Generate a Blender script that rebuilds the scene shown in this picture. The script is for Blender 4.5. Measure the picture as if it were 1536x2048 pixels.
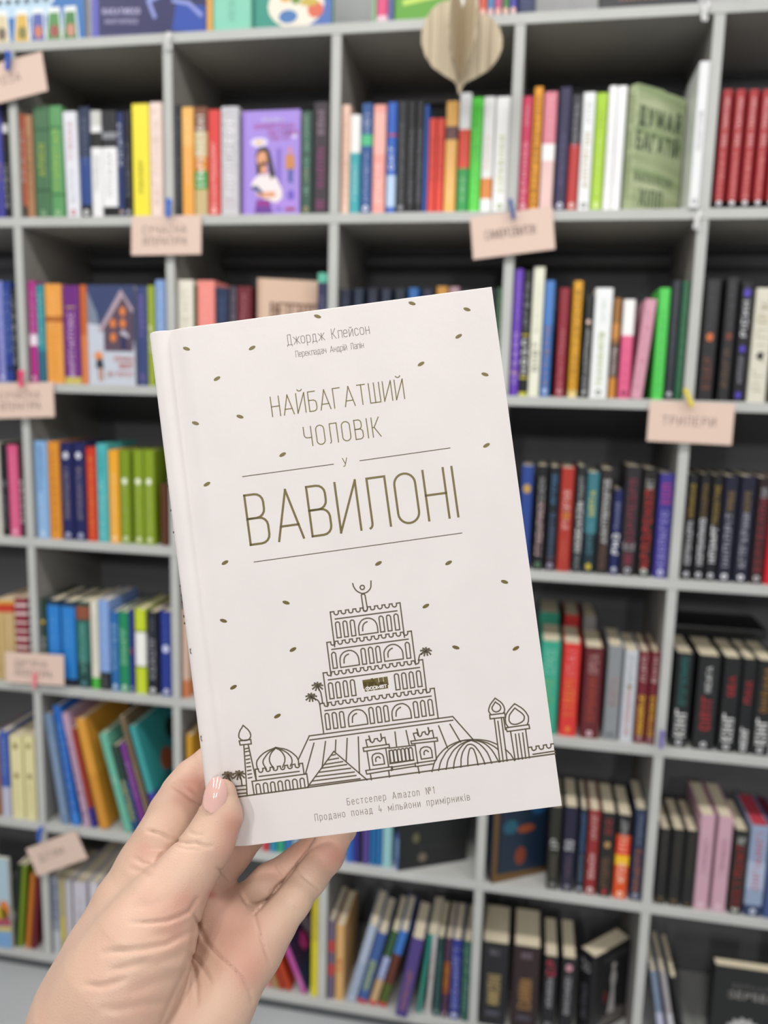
import bpy, bmesh, math, random
import numpy as np
from mathutils import Matrix, Vector
for o in list(bpy.data.objects): bpy.data.objects.remove(o, do_unlink=True)
C = bpy.context.scene.collection
scn = bpy.context.scene
# ------------------------------------------------------------------ camera
RIGHT = Vector((0.98282142, 0.18273726, 0.02586788)).normalized()
DOWN = Vector((0.05284287, -0.14433066, -0.98811755)).normalized()
FWD = Vector((-0.17683237, 0.97251003, -0.15150763)).normalized()
RIGHT = (RIGHT - FWD * RIGHT.dot(FWD)).normalized()
DOWN = FWD.cross(RIGHT)
CAMP = Vector((1.1431, -1.6626, 1.4961))
cam = bpy.data.cameras.new('camera'); camo = bpy.data.objects.new('camera', cam); C.objects.link(camo)
camo.matrix_world = Matrix(((RIGHT.x, -DOWN.x, -FWD.x, CAMP.x), (RIGHT.y, -DOWN.y, -FWD.y, CAMP.y), (RIGHT.z, -DOWN.z, -FWD.z, CAMP.z), (0, 0, 0, 1)))
cam.sensor_fit = 'VERTICAL'; cam.sensor_height = 36.0; cam.lens = 36.0 * 1600 / 2048
cam.clip_start = 0.02; cam.clip_end = 50
cam.dof.use_dof = True; cam.dof.focus_distance = 0.326; cam.dof.aperture_fstop = 8.6
scn.camera = camo
# ------------------------------------------------------------------ world, lamps, exposure
w = bpy.data.worlds.new('world'); scn.world = w; w.use_nodes = True
w.node_tree.nodes['Background'].inputs[0].default_value = (0.93, 0.96, 1.0, 1)
w.node_tree.nodes['Background'].inputs[1].default_value = 0.2
def lamp(x, y, z, sx, sy, watt, rz=0):
    l = bpy.data.lights.new('ceiling_lamp', 'AREA'); l.shape = 'RECTANGLE'; l.size = sx; l.size_y = sy
    l.energy = watt; l.color = (1.0, 0.975, 0.945)
    o = bpy.data.objects.new('ceiling_lamp', l); o.location = (x, y, z); o.rotation_euler = (0, 0, rz); C.objects.link(o)
LAMPS = [(-0.6, -0.98, 2.93), (0.9, -0.98, 2.93), (2.4, -0.98, 2.93), (-0.6, -3.3, 2.93), (1.0, -3.3, 2.93), (2.6, -3.3, 2.93), (0.4, -5.4, 2.93), (2.2, -5.4, 2.93)]
for (x, y, z) in LAMPS: lamp(x, y, z, 1.2 if y > -2 else 0.2, 0.22 if y > -2 else 1.3, 20.0 if y > -2 else (19.0 if y > -4 else 120.0))
scn.view_settings.view_transform = 'Standard'; scn.view_settings.look = 'None'
scn.view_settings.exposure = -0.1; scn.view_settings.gamma = 1.0
try: scn.view_settings.use_curve_mapping = False
except Exception: pass
# ------------------------------------------------------------------ materials
def lin(h):
    v = [int(h[i:i + 2], 16) / 255 for i in (0, 2, 4)]
    return tuple(((c + 0.055) / 1.055) ** 2.4 if c > 0.04045 else c / 12.92 for c in v)
MATS = {}
def mat(h, rough=0.45, key='', spec=0.5, metal=0.0, bump=None, mott=None, coat=0.0):
    k = (h, rough, key, metal)
    if k in MATS: return MATS[k]
    m = bpy.data.materials.new('paint_' + h + key); m.use_nodes = True
    nt = m.node_tree; b = nt.nodes['Principled BSDF']
    b.inputs['Base Color'].default_value = (*lin(h), 1); b.inputs['Roughness'].default_value = rough
    b.inputs['Specular IOR Level'].default_value = spec; b.inputs['Metallic'].default_value = metal
    b.inputs['Coat Weight'].default_value = coat
    if mott or bump:
        tc = nt.nodes.new('ShaderNodeTexCoord')
    if mott:
        n = nt.nodes.new('ShaderNodeTexNoise'); n.inputs['Scale'].default_value = mott[0]; n.inputs['Detail'].default_value = 5
        nt.links.new(tc.outputs['Object'], n.inputs['Vector'])
        r = nt.nodes.new('ShaderNodeValToRGB'); c = lin(h); a = mott[1]
        r.color_ramp.elements[0].position = 0.3; r.color_ramp.elements[1].position = 0.7
        r.color_ramp.elements[0].color = (c[0] * (1 - a), c[1] * (1 - a), c[2] * (1 - a), 1)
        r.color_ramp.elements[1].color = (min(1, c[0] * (1 + a)), min(1, c[1] * (1 + a)), min(1, c[2] * (1 + a)), 1)
        nt.links.new(n.outputs['Fac'], r.inputs['Fac']); nt.links.new(r.outputs['Color'], b.inputs['Base Color'])
    if bump:
        n2 = nt.nodes.new('ShaderNodeTexNoise'); n2.inputs['Scale'].default_value = bump[0]; n2.inputs['Detail'].default_value = 4
        nt.links.new(tc.outputs['Object'], n2.inputs['Vector'])
        bp = nt.nodes.new('ShaderNodeBump'); bp.inputs['Strength'].default_value = bump[1]; bp.inputs['Distance'].default_value = bump[2]
        nt.links.new(n2.outputs['Fac'], bp.inputs['Height']); nt.links.new(bp.outputs['Normal'], b.inputs['Normal'])
    MATS[k] = m
    return m
def pages_mat(h='e6dac0'):
    k = ('pages', h)
    if k in MATS: return MATS[k]
    m = mat(h, 0.85, 'paper', 0.2); nt = m.node_tree; b = nt.nodes['Principled BSDF']
    tc = nt.nodes.new('ShaderNodeTexCoord'); mp = nt.nodes.new('ShaderNodeMapping'); mp.inputs['Scale'].default_value = (1500, 3, 3)
    n = nt.nodes.new('ShaderNodeTexNoise'); n.inputs['Scale'].default_value = 1.0
    nt.links.new(tc.outputs['Object'], mp.inputs['Vector']); nt.links.new(mp.outputs['Vector'], n.inputs['Vector'])
    r = nt.nodes.new('ShaderNodeValToRGB'); c = lin(h)
    r.color_ramp.elements[0].position = .35; r.color_ramp.elements[1].position = .65
    r.color_ramp.elements[0].color = (c[0] * .8, c[1] * .8, c[2] * .78, 1); r.color_ramp.elements[1].color = (*c, 1)
    nt.links.new(n.outputs['Fac'], r.inputs['Fac']); nt.links.new(r.outputs['Color'], b.inputs['Base Color'])
    MATS[k] = m
    return m
# ------------------------------------------------------------------ object helpers
class MB:
    def __init__(s): s.v = []; s.f = []; s.m = []; s.mats = []; s.sm = []
    def mi(s, m):
        if m not in s.mats: s.mats.append(m)
        return s.mats.index(m)
    def add(s, vs, fs, m, smooth=False):
        o = len(s.v); s.v += [tuple(v) for v in vs]; k = s.mi(m)
        for f in fs: s.f.append(tuple(i + o for i in f)); s.m.append(k); s.sm.append(smooth)
    def box(s, x0, x1, y0, y1, z0, z1, m):
        s.add([(x0, y0, z0), (x1, y0, z0), (x1, y1, z0), (x0, y1, z0), (x0, y0, z1), (x1, y0, z1), (x1, y1, z1), (x0, y1, z1)],
              [(0, 3, 2, 1), (4, 5, 6, 7), (0, 1, 5, 4), (1, 2, 6, 5), (2, 3, 7, 6), (3, 0, 4, 7)], m)
    def build(s, name, parent=None, sharp=None):
        me = bpy.data.meshes.new(name); me.from_pydata(s.v, [], s.f); me.update()
        for m in s.mats: me.materials.append(m)
        me.polygons.foreach_set('material_index', s.m); me.polygons.foreach_set('use_smooth', s.sm)
        if sharp: me.set_sharp_from_angle(angle=math.radians(sharp))
        o = bpy.data.objects.new(name, me); C.objects.link(o); o.parent = parent
        return o
def tag(o, label=None, cat=None, group=None, kind=None):
    if label: o['label'] = label
    if cat: o['category'] = cat
    if group: o['group'] = group
    if kind: o['kind'] = kind
    return o
def empty(name, loc=(0, 0, 0), rot=(0, 0, 0)):
    o = bpy.data.objects.new(name, None); o.location = loc; o.rotation_euler = rot; o.empty_display_size = 0.02; C.objects.link(o)
    return o
def bevel(o, wd, seg=2):
    b = o.modifiers.new('bevel', 'BEVEL'); b.width = wd; b.segments = seg; b.limit_method = 'ANGLE'
    return o
# ------------------------------------------------------------------ stroke lettering
def arc(cx, cy, rx, ry, a0, a1, n=6):
    return [(cx + rx * math.cos(math.radians(a0 + (a1 - a0) * i / n)), cy + ry * math.sin(math.radians(a0 + (a1 - a0) * i / n))) for i in range(n + 1)]
def stadium(w, h, y0=0, r=None):
    r = r or w / 2
    return arc(w - r, y0 + h - r, r, r, 0, 90) + arc(r, y0 + h - r, r, r, 90, 180) + arc(r, y0 + r, r, r, 180, 270) + arc(w - r, y0 + r, r, r, 270, 360) + [(w, y0 + h - r)]
def bowl(w, y0, y1, r=.17): return [(0, y1)] + arc(w - r, y1 - r, r, r, 90, 0, 4) + arc(w - r, y0 + r, r, r, 0, -90, 4) + [(0, y0)]
U = .41
G = {
 'А': (.5, [[(0, 0), (.25, 1), (.5, 0)], [(.07, .28), (.43, .28)]]),
 'Б': (.38, [[(.35, 1), (0, 1), (0, 0)], bowl(.38, 0, .56)]),
 'В': (.4, [[(0, 0), (0, 1)], bowl(.36, .52, 1), bowl(.4, 0, .52)]),
 'Г': (.35, [[(0, 0), (0, 1), (.35, 1)]]),
 'Д': (.46, [[(0, -.14), (0, 0), (.46, 0), (.46, -.14)], [(.08, 0), (.1, 1), (.39, 1), (.39, 0)]]),
 'Е': (.36, [[(.36, 1), (0, 1), (0, 0), (.36, 0)], [(0, .52), (.31, .52)]]),
 'Ж': (.6, [[(0, 0), (.28, .5), (0, 1)], [(.6, 0), (.32, .5), (.6, 1)], [(.3, 0), (.3, 1)], [(.28, .5), (.32, .5)]]),
 'З': (.38, [arc(.18, .79, .18, .21, 150, -90, 8), arc(.18, .29, .2, .29, 90, -150, 8)]),
 'И': (.41, [[(0, 1), (0, 0), (.41, 1), (.41, 0)]]),
 'Й': (.41, [[(0, 1), (0, 0), (.41, 1), (.41, 0)], arc(.205, 1.2, .11, .09, 190, 350, 6)]),
 'І': (0, [[(0, 0), (0, 1)]]),
 'К': (.4, [[(0, 0), (0, 1)], [(0, .5), (.1, .5), (.38, 1)], [(.1, .5), (.4, 0)]]),
 'Л': (.42, [[(.42, 0), (.42, 1), (.06, 1), (.06, .14)] + arc(.0, .1, .06, .1, 0, -80, 3)]),
 'М': (.52, [[(0, 0), (0, 1), (.26, .2), (.52, 1), (.52, 0)]]),
 'Н': (U, [[(0, 0), (0, 1)], [(U, 0), (U, 1)], [(0, .5), (U, .5)]]),
 'О': (.42, [stadium(.42, 1)]),
 'П': (U, [[(0, 0), (0, 1), (U, 1), (U, 0)]]),
 'Р': (.39, [[(0, 0), (0, 1)], bowl(.39, .44, 1)]),
 'С': (.4, [arc(.2, .8, .2, .2, 0, 180, 8) + arc(.2, .2, .2, .2, 180, 360, 8)]),
 'Т': (.4, [[(0, 1), (.4, 1)], [(.2, 0), (.2, 1)]]),
 'У': (.4, [[(0, 1), (.2, .32)], [(.4, 1), (.2, .3), (.14, .02), (.04, 0)]]),
 'Х': (.44, [[(0, 0), (.44, 1)], [(0, 1), (.44, 0)]]),
 'Ч': (.38, [[(0, 1), (0, .62)] + arc(.17, .6, .17, .17, 180, 270, 4) + [(.38, .43)], [(.38, 1), (.38, 0)]]),
 'Ш': (.52, [[(0, 1), (0, 0), (.52, 0), (.52, 1)], [(.26, 0), (.26, 1)]]),
 'Ь': (.38, [[(0, 1), (0, 0)], bowl(.38, 0, .52)]),
 'Я': (.4, [[(.4, 0), (.4, 1)], [(.4, 1), (.16, 1), (.02, .86), (.02, .6), (.16, .46), (.4, .46)], [(.2, .46), (0, 0)]]),
 'Ґ': (.35, [[(0, 0), (0, 1), (.35, 1), (.35, 1.15)]]),
 'Ї': (0, [[(0, 0), (0, 1)]]),
 '№': (.72, [[(0, 0), (0, 1), (.36, 0), (.36, 1)], [(x + .48, y) for x, y in stadium(.22, .36, .62)], [(.48, .5), (.7, .5)]]),
 '1': (.14, [[(0, .84), (.14, 1), (.14, 0)]]), '4': (.4, [[(.14, 1), (0, .3), (.4, .3)], [(.28, .55), (.28, 0)]]),
 'A': (.5, [[(0, 0), (.25, 1), (.5, 0)], [(.07, .28), (.43, .28)]]),
}
XH = .72
def low(s): return [[(x, y * XH) for x, y in p] for p in s]
G.update({
 'а': (.36, [[(.02, .66), (.1, .72), (.26, .72), (.36, .62), (.36, 0)], [(.36, .42), (.12, .4), (0, .3), (0, .1), (.12, 0), (.26, 0), (.36, .1)]]),
 'в': (.36, low([[(0, 0), (0, 1)], bowl(.33, .52, 1, .14), bowl(.36, 0, .52, .14)])),
 'г': (.3, low([[(0, 0), (0, 1), (.3, 1)]])),
 'д': (.42, [[(0, -.16), (0, 0), (.42, 0), (.42, -.16)], [(.07, 0), (.09, .72), (.35, .72), (.35, 0)]]),
 'е': (.36, [[(0, .38), (.36, .38), (.36, .54)] + arc(.18, .54, .18, .18, 0, 180, 6) + arc(.18, .18, .18, .18, 180, 330, 6)]),
 'ж': (.54, low(G['Ж'][1])), 'и': (.36, low([[(0, 1), (0, 0), (.36, 1), (.36, 0)]])),
 'й': (.36, low([[(0, 1), (0, 0), (.36, 1), (.36, 0)]]) + [arc(.18, .93, .1, .09, 190, 350, 6)]),
 'і': (0, [[(0, 0), (0, .72)], [(0, .9), (0, 1)]]), 'к': (.34, low([[(0, 0), (0, 1)], [(0, .5), (.1, .5), (.32, 1)], [(.1, .5), (.34, 0)]])),
 'л': (.38, low(G['Л'][1])), 'м': (.46, low(G['М'][1])), 'н': (.35, low([[(0, 0), (0, 1)], [(.35, 0), (.35, 1)], [(0, .5), (.35, .5)]])),
 'о': (.37, [stadium(.37, .72)]), 'п': (.35, low([[(0, 0), (0, 1), (.35, 1), (.35, 0)]])),
 'р': (.36, [[(0, -.28), (0, .72)], [(x, y) for x, y in bowl(.36, 0, .72, .15)]]),
 'с': (.33, [arc(.17, .55, .17, .17, 0, 180, 6) + arc(.17, .17, .17, .17, 180, 360, 6)]),
 'т': (.34, low([[(0, 1), (.34, 1)], [(.17, 0), (.17, 1)]])), 'у': (.36, [[(0, .72), (.18, .1)], [(.36, .72), (.16, -.12), (.1, -.2), (.02, -.2)]]),
 'ч': (.33, low([[(0, 1), (0, .6), (.08, .46), (.33, .46)], [(.33, 1), (.33, 0)]])), 'ь': (.34, low([[(0, 1), (0, 0)], bowl(.34, 0, .55, .14)])),
 'ф': (.5, [[(.25, -.25), (.25, .95)], [(x, y) for x, y in stadium(.5, .72, 0, .22)]]),
 'm': (.5, [[(0, 0), (0, .72)], [(0, .6), (.1, .72), (.17, .72), (.25, .62), (.25, 0)], [(.25, .6), (.35, .72), (.42, .72), (.5, .62), (.5, 0)]]),
 'z': (.32, [[(0, .72), (.32, .72), (0, 0), (.32, 0)]]), 'n': (.34, [[(0, 0), (0, .72)], [(0, .58), (.12, .72), (.24, .72), (.34, .6), (.34, 0)]]),
})
G['о'] = G['о']; G['a'] = G['а']; G['o'] = G['о']
def natural(s, gap=.17, sp=.42):
    x = 0
    for i, ch in enumerate(s):
        x += sp if ch == ' ' else G[ch][0]
        if i < len(s) - 1: x += gap
    return x
def layout(s, cap, length, gap=.17, sp=.42):
    """polylines of a text, cap height and total length given; spacing (not shape) is stretched for moderate misfit"""
    nat = sum((sp if c == ' ' else G[c][0]) for c in s) * cap
    n = max(1, len(s) - 1); g = (length - nat) / n; sx = 1.0
    if g < .05 * cap: sx = length / (nat + n * .14 * cap); g = .14 * cap * sx
    if g > .5 * cap: sx = length / (nat + n * .3 * cap); g = .3 * cap * sx
    x = 0; out = []
    for ch in s:
        if ch == ' ': x += sp * cap * sx + g; continue
        wd, pl = G[ch]
        for p in pl: out.append([(x + a * cap * sx, b * cap) for a, b in p])
        x += wd * cap * sx + g
    return out
def ribbon(mb, pts, wd, fn, m, closed=False):
    P = []
    for p in pts:
        if not P or (abs(P[-1][0] - p[0]) + abs(P[-1][1] - p[1])) > 1e-7: P.append(p)
    if closed and len(P) > 2 and abs(P[0][0] - P[-1][0]) + abs(P[0][1] - P[-1][1]) < 1e-7: P.pop()
    n = len(P)
    if n < 2: return
    for i in range(1, n - 1):                           # split at hairpins so that both strokes keep their width
        ax_, ay_ = P[i][0] - P[i - 1][0], P[i][1] - P[i - 1][1]; bx_, by_ = P[i + 1][0] - P[i][0], P[i + 1][1] - P[i][1]
        if (ax_ * bx_ + ay_ * by_) < -.35 * math.hypot(ax_, ay_) * math.hypot(bx_, by_):
            if closed: P = P + [P[0]]
            ribbon(mb, P[:i + 1], wd, fn, m); ribbon(mb, P[i:], wd, fn, m); return
    if not closed and n > 3 and abs(P[0][0] - P[-1][0]) + abs(P[0][1] - P[-1][1]) < 1e-7: closed = True; P.pop(); n -= 1
    L = []; Rr = []
    for i in range(n):
        a = P[i - 1] if (i > 0 or closed) else None; b = P[i]; c = P[(i + 1) % n] if (i < n - 1 or closed) else None
        def nrm(u, v):
            dx, dy = v[0] - u[0], v[1] - u[1]; l = math.hypot(dx, dy) or 1; return (-dy / l, dx / l)
        if a is None: nx, ny = nrm(b, c); k = 1
        elif c is None: nx, ny = nrm(a, b); k = 1
        else:
            n1 = nrm(a, b); n2 = nrm(b, c); nx, ny = n1[0] + n2[0], n1[1] + n2[1]; l = math.hypot(nx, ny)
            if l < .25: nx, ny = n1; k = 1
            else: nx /= l; ny /= l; k = min(2.2, 1 / max(.3, nx * n1[0] + ny * n1[1]))
        e = 0
        h = wd / 2 * k
        bx, by = b
        if a is None: ex = P[1][0] - b[0]; ey = P[1][1] - b[1]; l = math.hypot(ex, ey) or 1; bx -= ex / l * wd * .5; by -= ey / l * wd * .5
        if c is None: ex = b[0] - a[0]; ey = b[1] - a[1]; l = math.hypot(ex, ey) or 1; bx += ex / l * wd * .5; by += ey / l * wd * .5
        L.append(fn(bx + nx * h, by + ny * h)); Rr.append(fn(bx - nx * h, by - ny * h))
    fs = [(i, (i + 1) % n, n + (i + 1) % n, n + i) for i in range(n if closed else n - 1)]
    mb.add(L + Rr, fs, m)
rnd = random.Random(7)
SCR = 'НІОСПЛРЕТАВИКГ'
BOOKS=[
["0A",-672,149,2351,1420,120,0,0,"4a3f9a","violet book","t:b9b2e8:.2:.7:~6","",""],
["0A",-498,112,2345,1420,120,0,0,"4b4aa5","blue violet book","t:d9a066:.35:.5:~4","",""],
["0A",-361,124,2258,1420,120,0,0,"15161a","black book with white specks","t:e8e8e8:.1:.5:~6|b:.80:.88:d8d8d8","",""],
["0B",105,71,2181,1420,120,0,-0.5,"c4593a","brick red book with white title band","b:0:.12:2a2020|t:f2ece4:.35:.85:~8:.7:1.6","",""],
["0B",181,184,2158,1420,120,0,0,"a97c5a","tan brown book","t:7a4c2c:.2:.8:~9","",""],
["0B",401,365,2334,1420,120,0,0,"4c7352","thick dark green book with yellow lettering","t:c9cf3a:.38:.66:~5:.6:1.7|b:.24:.26:2c5234|b:.78:.80:2c5234|d:8fb58a","",""],
["0B",779,302,2321,1420,120,0,0,"5f9a63","green book with yellow lettering","t:c6d838:.25:.78:~10:.6:1.5|b:.20:.22:3a6f3e|b:.80:.82:3a6f3e|d:a4c79c","",""],
["0B",1141,324,2188,1420,120,0,-1,"dfe0e8","white book with red lettering","t:c6404f:.55:.9:~7:.6:1.3|t:9aa0b4:.15:.45:~6:.5:.8|d:c05050","",""],
["0B",1477,262,2267,1420,120,0,0,"26324f","dark navy book with grey lettering","b:.12:.55:2f4a86|b:0:.1:14161c|t:8791a8:.5:.9:~7:.5:1.2|d:eeeeee","",""],
["0B",1751,249,2187,1420,120,0,0,"e9e9ea","white book with dark head","b:.86:1:c9c9c6|b:.66:.8:222222|t:3a3a3a:.25:.58:~7:.5:1","",""],
["0B",2011,342,2178,1420,120,0,0,"ececee","black book with a white lower band","b:.66:1:27282c|b:.0:.1:1b1b1d|b:.74:.8:8a8c92|t:55575d:.2:.6:~6:.5:1","",""],
["0B",2365,152,2136,1420,120,0,0,"1d2d63","dark blue book with white lettering","t:e4e6ee:.5:.9:~6:.7:1.5|d:d8c090","",""],
["0B",2529,152,2161,1420,120,0,0,"17181c","thin black book","t:9d9da3:.2:.7:~9:.5:1|d:d8d8e0","",""],
["0B",2715,383,2294,1420,120,0,0,"f2e242","tall yellow book with black lettering","t:3a3612:.22:.5:~7:.35:1.4|b:.995:1:c9b62e","",""],
["0B",3122,288,2309,1420,120,0,0,"f0d9cf","cream pink book with brown handwriting title","t:b18a80:.55:.95:~5:.7:1|t:b18a80:.1:.5:~5:.7:1","",""],
["0C",3705,116,2239,1420,120,0,0,"27333b","thin dark slate book","t:6d7c86:.1:.9:~14:.5:1","",""],
["0C",3844,261,2185,1420,120,0,0,"eba94f","amber orange book","t:fff0d0:.3:.9:~9:.4:.8|b:.65:1:f0b763","",""],
["0C",4128,282,2176,1420,120,0,0,"c7b382","multicoloured book with white and green titles","b:.25:.42:3f9a43|b:.42:.55:d98a30|b:.78:1:7d4b35|t:f8f8f0:.28:.92:~12:.8:2.2","",""],
["0C",4433,258,2116,1420,120,0,0,"d8423f","red book with white lettering","t:ffe9e4:.1:.7:~11:.5:1.2|d:ffd0c8","",""],
["0C",4713,390,2165,1420,120,0,0,"c9c7cc","silvery white patterned book","t:8c8f99:.45:.95:~7:1.1:1.4|t:b99a9a:.08:.42:~5:1.1:1|t:ffffff:.2:.9:~10:.4:2","",""],
["0C",5180,220,2062,1256,120,-90,0,"a58bdc","lilac book cover facing out showing a woman holding a book","","woman",""],
["0C",6458,226,2029,1420,120,0,0,"38584c","dark green book","t:8fb8a4:.62:.95:~7:.6:1.6|t:8fb8a4:.2:.55:~6:.6:1.6|t:a08d68:.3:.44:~3:.6:1.6|d:a08d68","",""],
["0C",6716,320,2182,1420,120,0,0,"3a3139","thick near-black book with magenta lettering","t:a98fa4:.72:.92:~5:.6:1.8|t:a0407c:.25:.6:~8:.55:2|t:b04488:.06:.12:~2:.8:2","",""],
["0D",7305,177,2114,1420,120,0,0,"f3cdb8","peach book","t:b86b56:.1:.9:~13:.5:.9","",""],
["0D",7492,210,1918,1420,120,0,0,"3fa7b0","book with white head and teal foot","b:.62:1:f0f0ee|t:e8ffff:.15:.5:~6:.5:.9","",""],
["0D",7723,220,2128,1420,120,0,0,"2b5693","blue book with small colour print","b:.62:.72:56c08a|t:ffffff:.75:.9:~3:.6:1.2|t:d8dcf0:.12:.55:~7:.5:.9|d:e8e8f4","",""],
["0D",7964,260,2091,1420,120,0,0,"f0a49a","salmon pink book","t:fff2ee:.1:.45:~6:.7:1.4|b:.55:.93:f5b9ae","",""],
["0D",8255,186,2128,1420,120,0,0,"2d62c0","blue book with pale foot","b:.06:.35:b9d3ee|t:ffffff:.4:.6:~3:.7:1.6|b:.70:.72:c03838","",""],
["0D",8462,196,2139,1420,120,0,0,"232427","black grey book with faint lettering","t:70727a:.12:.8:~12:.6:1.4|d:a0a0a8","",""],
["0D",8668,164,2132,1420,120,0,0,"17181b","black book","t:7b7c84:.1:.75:~12:.6:1.4","",""],
["0D",8843,153,2126,1420,120,0,0,"191a1d","black book with grey lettering","t:83848c:.1:.75:~12:.6:1.4","",""],
["0D",9006,82,2055,1420,120,0,0,"2856a8","thin blue book","","",""],
["0D",9098,152,1800,1420,120,0,0,"e0483a","small red book","t:7c1f1a:.35:.8:~7:.5:1","",""],
["0D",9260,152,1795,1420,120,0,0,"e24a3b","small red book","t:7c1f1a:.35:.8:~7:.5:1","",""],
["0D",9433,232,2105,1420,120,0,0,"f1b965","amber book with dark print block","b:.66:.78:6b4a4a|t:fff3d0:.1:.6:~9:.3:.8","",""],
["0D",9695,221,2252,1420,120,0,0,"2f9a4b","white red and green banded book","b:.70:1:f1f1f2|b:.375:.70:e4503c|t:bfe8c0:.1:.3:~3:.5:1","",""],
["0D",9935,209,2160,1420,120,0,0,"5fdc4f","bright green book","t:2f9a30:.05:.95:~16:.5:1","",""],
["0D",10164,218,2161,1420,120,0,0,"f1f1f0","white book with an orange patch","b:.12:.30:dd8a3f|t:e9a468:.38:.66:~5:.4:1","",""],
["0D",10402,293,2153,1420,120,0,0,"f3f3f2","thick white book with pale green lettering","t:b9c869:.18:.66:~9:.6:1.8|d:9fae80","",""],
["0E",10905,204,2143,1420,120,0,0,"c92b56","crimson book","t:f6b8c6:.1:.6:~8:.6:1.5|t:f6b8c6:.75:.92:~4:.5:1|d:f6c8d0","",""],
["0E",11129,165,2307,1420,120,0,0,"e69b1f","golden orange book with black lettering","t:5a3008:.05:.92:~16:.6:1.8","",""],
["0E",11323,251,2209,1420,120,0,0,"e7c4c0","pink book with a white square","b:.57:1:dc8193|b:.43:.57:f7f3f2|t:f0d8dc:.62:.95:~7:.4:.8","",""],
["0E",11613,221,2280,1420,120,0,0,"27224a","dark purple navy book","t:6a6296:.22:.62:~7:.6:1|d:d8d8e6","",""],
["0E",11853,191,2136,1420,120,0,0,"b9322f","book with dark head and red foot","b:.58:1:33323c|t:b8b6c0:.56:.92:~6:.5:1.1|d:f0d8d0","",""],
["0E",12063,228,2173,1420,120,0,0,"eceff0","white book with gold lettering","t:bfa24a:.2:.66:~8:.55:2|t:9a9a90:.75:.92:~3:.5:1|d:8a8a8a","",""],
["0E",12310,208,2155,1420,120,0,0,"a8cf32","lime green book","t:dff09a:.12:.6:~8:.4:.9|t:76982a:.7:.85:~3:.5:1|d:e4f0b0","",""],
["0E",12537,151,2271,1420,120,0,0,"f4f4f5","slim white book","t:e2e2e4:.2:.7:~6:.5:.8","",""],
["0E",12697,169,2265,1420,120,0,0,"f4f4f5","slim white book","t:e2e2e4:.2:.7:~6:.5:.8","",""],
["0E",12891,220,2259,1420,0,-47,0,"aab68e","sage green book turned to show its cover","t:6c7d50:.1:.92:НАПОЛЕОН ХІЛЛ ДУМАЙ:.6:1.4","dumay",""],
["0E",14106,188,2569,2100,-60,0,0,"e4e6e7","tall light grey album with small dark spine lettering","t:85878c:.40:.66:~9:.45:1.1|d:9a9ca0","",""],
["0F",14590,171,2131,1420,120,0,0,"a82a30","red thriller book with white lettering and black foot","b:0:.07:1c1416|t:f0d4d4:.52:.93:ТЕСС ҐЕРРІТСЕН:.5:1.0|t:e8a8a4:.1:.48:~8:.45:1.1|d:f0f0f4","",""],
["0F",14824,170,2122,1420,120,0,0,"a82a30","red thriller book with white lettering and black foot","b:0:.07:1c1416|t:f0d4d4:.52:.93:ТЕСС ҐЕРРІТСЕН:.5:1.0|t:e8a8a4:.1:.48:~8:.45:1.1|d:f0f0f4","",""],
["0F",15055,169,2113,1420,120,0,0,"a82a30","red thriller book with white lettering and black foot","b:0:.07:1c1416|t:f0d4d4:.52:.93:ТЕСС ҐЕРРІТСЕН:.5:1.0|t:e8a8a4:.1:.48:~8:.45:1.1|d:f0f0f4","",""],
["0F",15286,168,2104,1420,120,0,0,"a82a30","red thriller book with white lettering and black foot","b:0:.07:1c1416|t:f0d4d4:.52:.93:ТЕСС ҐЕРРІТСЕН:.5:1.0|t:e8a8a4:.1:.48:~8:.45:1.1|d:f0f0f4","",""],
["0F",15516,167,2095,1420,120,0,0,"a82a30","red thriller book with white lettering and black foot","b:0:.07:1c1416|t:f0d4d4:.52:.93:ТЕСС ҐЕРРІТСЕН:.5:1.0|t:e8a8a4:.1:.48:~8:.45:1.1|d:f0f0f4","",""],
["1A",-891,180,2233,1420,120,0,0,"7b57a8","violet book","t:d0c0e8:.1:.8:~9","",""],
["1A",-686,154,2255,1420,120,0,0,"7f86c8","periwinkle book","t:c9cdf0:.1:.8:~9:.5:1|d:e8eaff","",""],
["1A",-519,179,2244,1420,120,0,0,"27408e","royal blue book","t:8ea4e0:.3:.9:~8:.7:1.2|b:.12:.16:1c2458","",""],
["1A",-328,115,2113,1420,120,0,0,"1f2023","thin black book with white script","t:d8d8d8:.2:.9:~7:.7:1","",""],
["1B",105,188,2256,1420,120,0,0,"b03488","magenta book with a white middle","b:.37:.48:f0dce8|t:d8a0c8:.5:.9:~6|d:e8c0dc","",""],
["1B",306,189,2170,1420,120,0,0,"2a6a80","teal book with dark blue foot","b:.33:1:2d8e98|t:bfe4e4:.4:.92:~8:.5:1","",""],
["1B",519,412,2192,1420,120,0,0,"e8a04a","thick orange book","t:f8d8a0:.55:.9:~4:.4:1|t:c97c28:.08:.6:~6:.6:1|b:.62:.68:b06428","",""],
["1B",956,396,2161,1420,120,0,0,"6f2e7c","purple book with white lettering","t:e8c8ec:.08:.72:~12:.5:2|b:0:.07:c8b860|t:e8d060:.78:.84:~1:.8:2","",""],
["1B",1377,160,2173,1420,120,0,0,"c8662e","rust orange book","b:0:.5:d88048","",""],
["1B",1562,200,2173,1130,120,-90,0,"8a93ab","book cover facing out with a winter house","","house",""],
["1B",2728,252,2155,1420,120,0,0,"3c4878","indigo book with violet lettering","t:9878c8:.5:.9:~7:.6:1.8|t:a080c0:.05:.12:~2","",""],
["1B",2991,167,2166,1420,120,0,0,"98a838","olive lime book","t:e8ecc0:.35:.6:~3:.9:2","",""],
["1B",3182,237,2283,1420,120,0,0,"86a4d4","light blue book","t:c8d8f0:.1:.9:~9:.5:1","",""],
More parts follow.
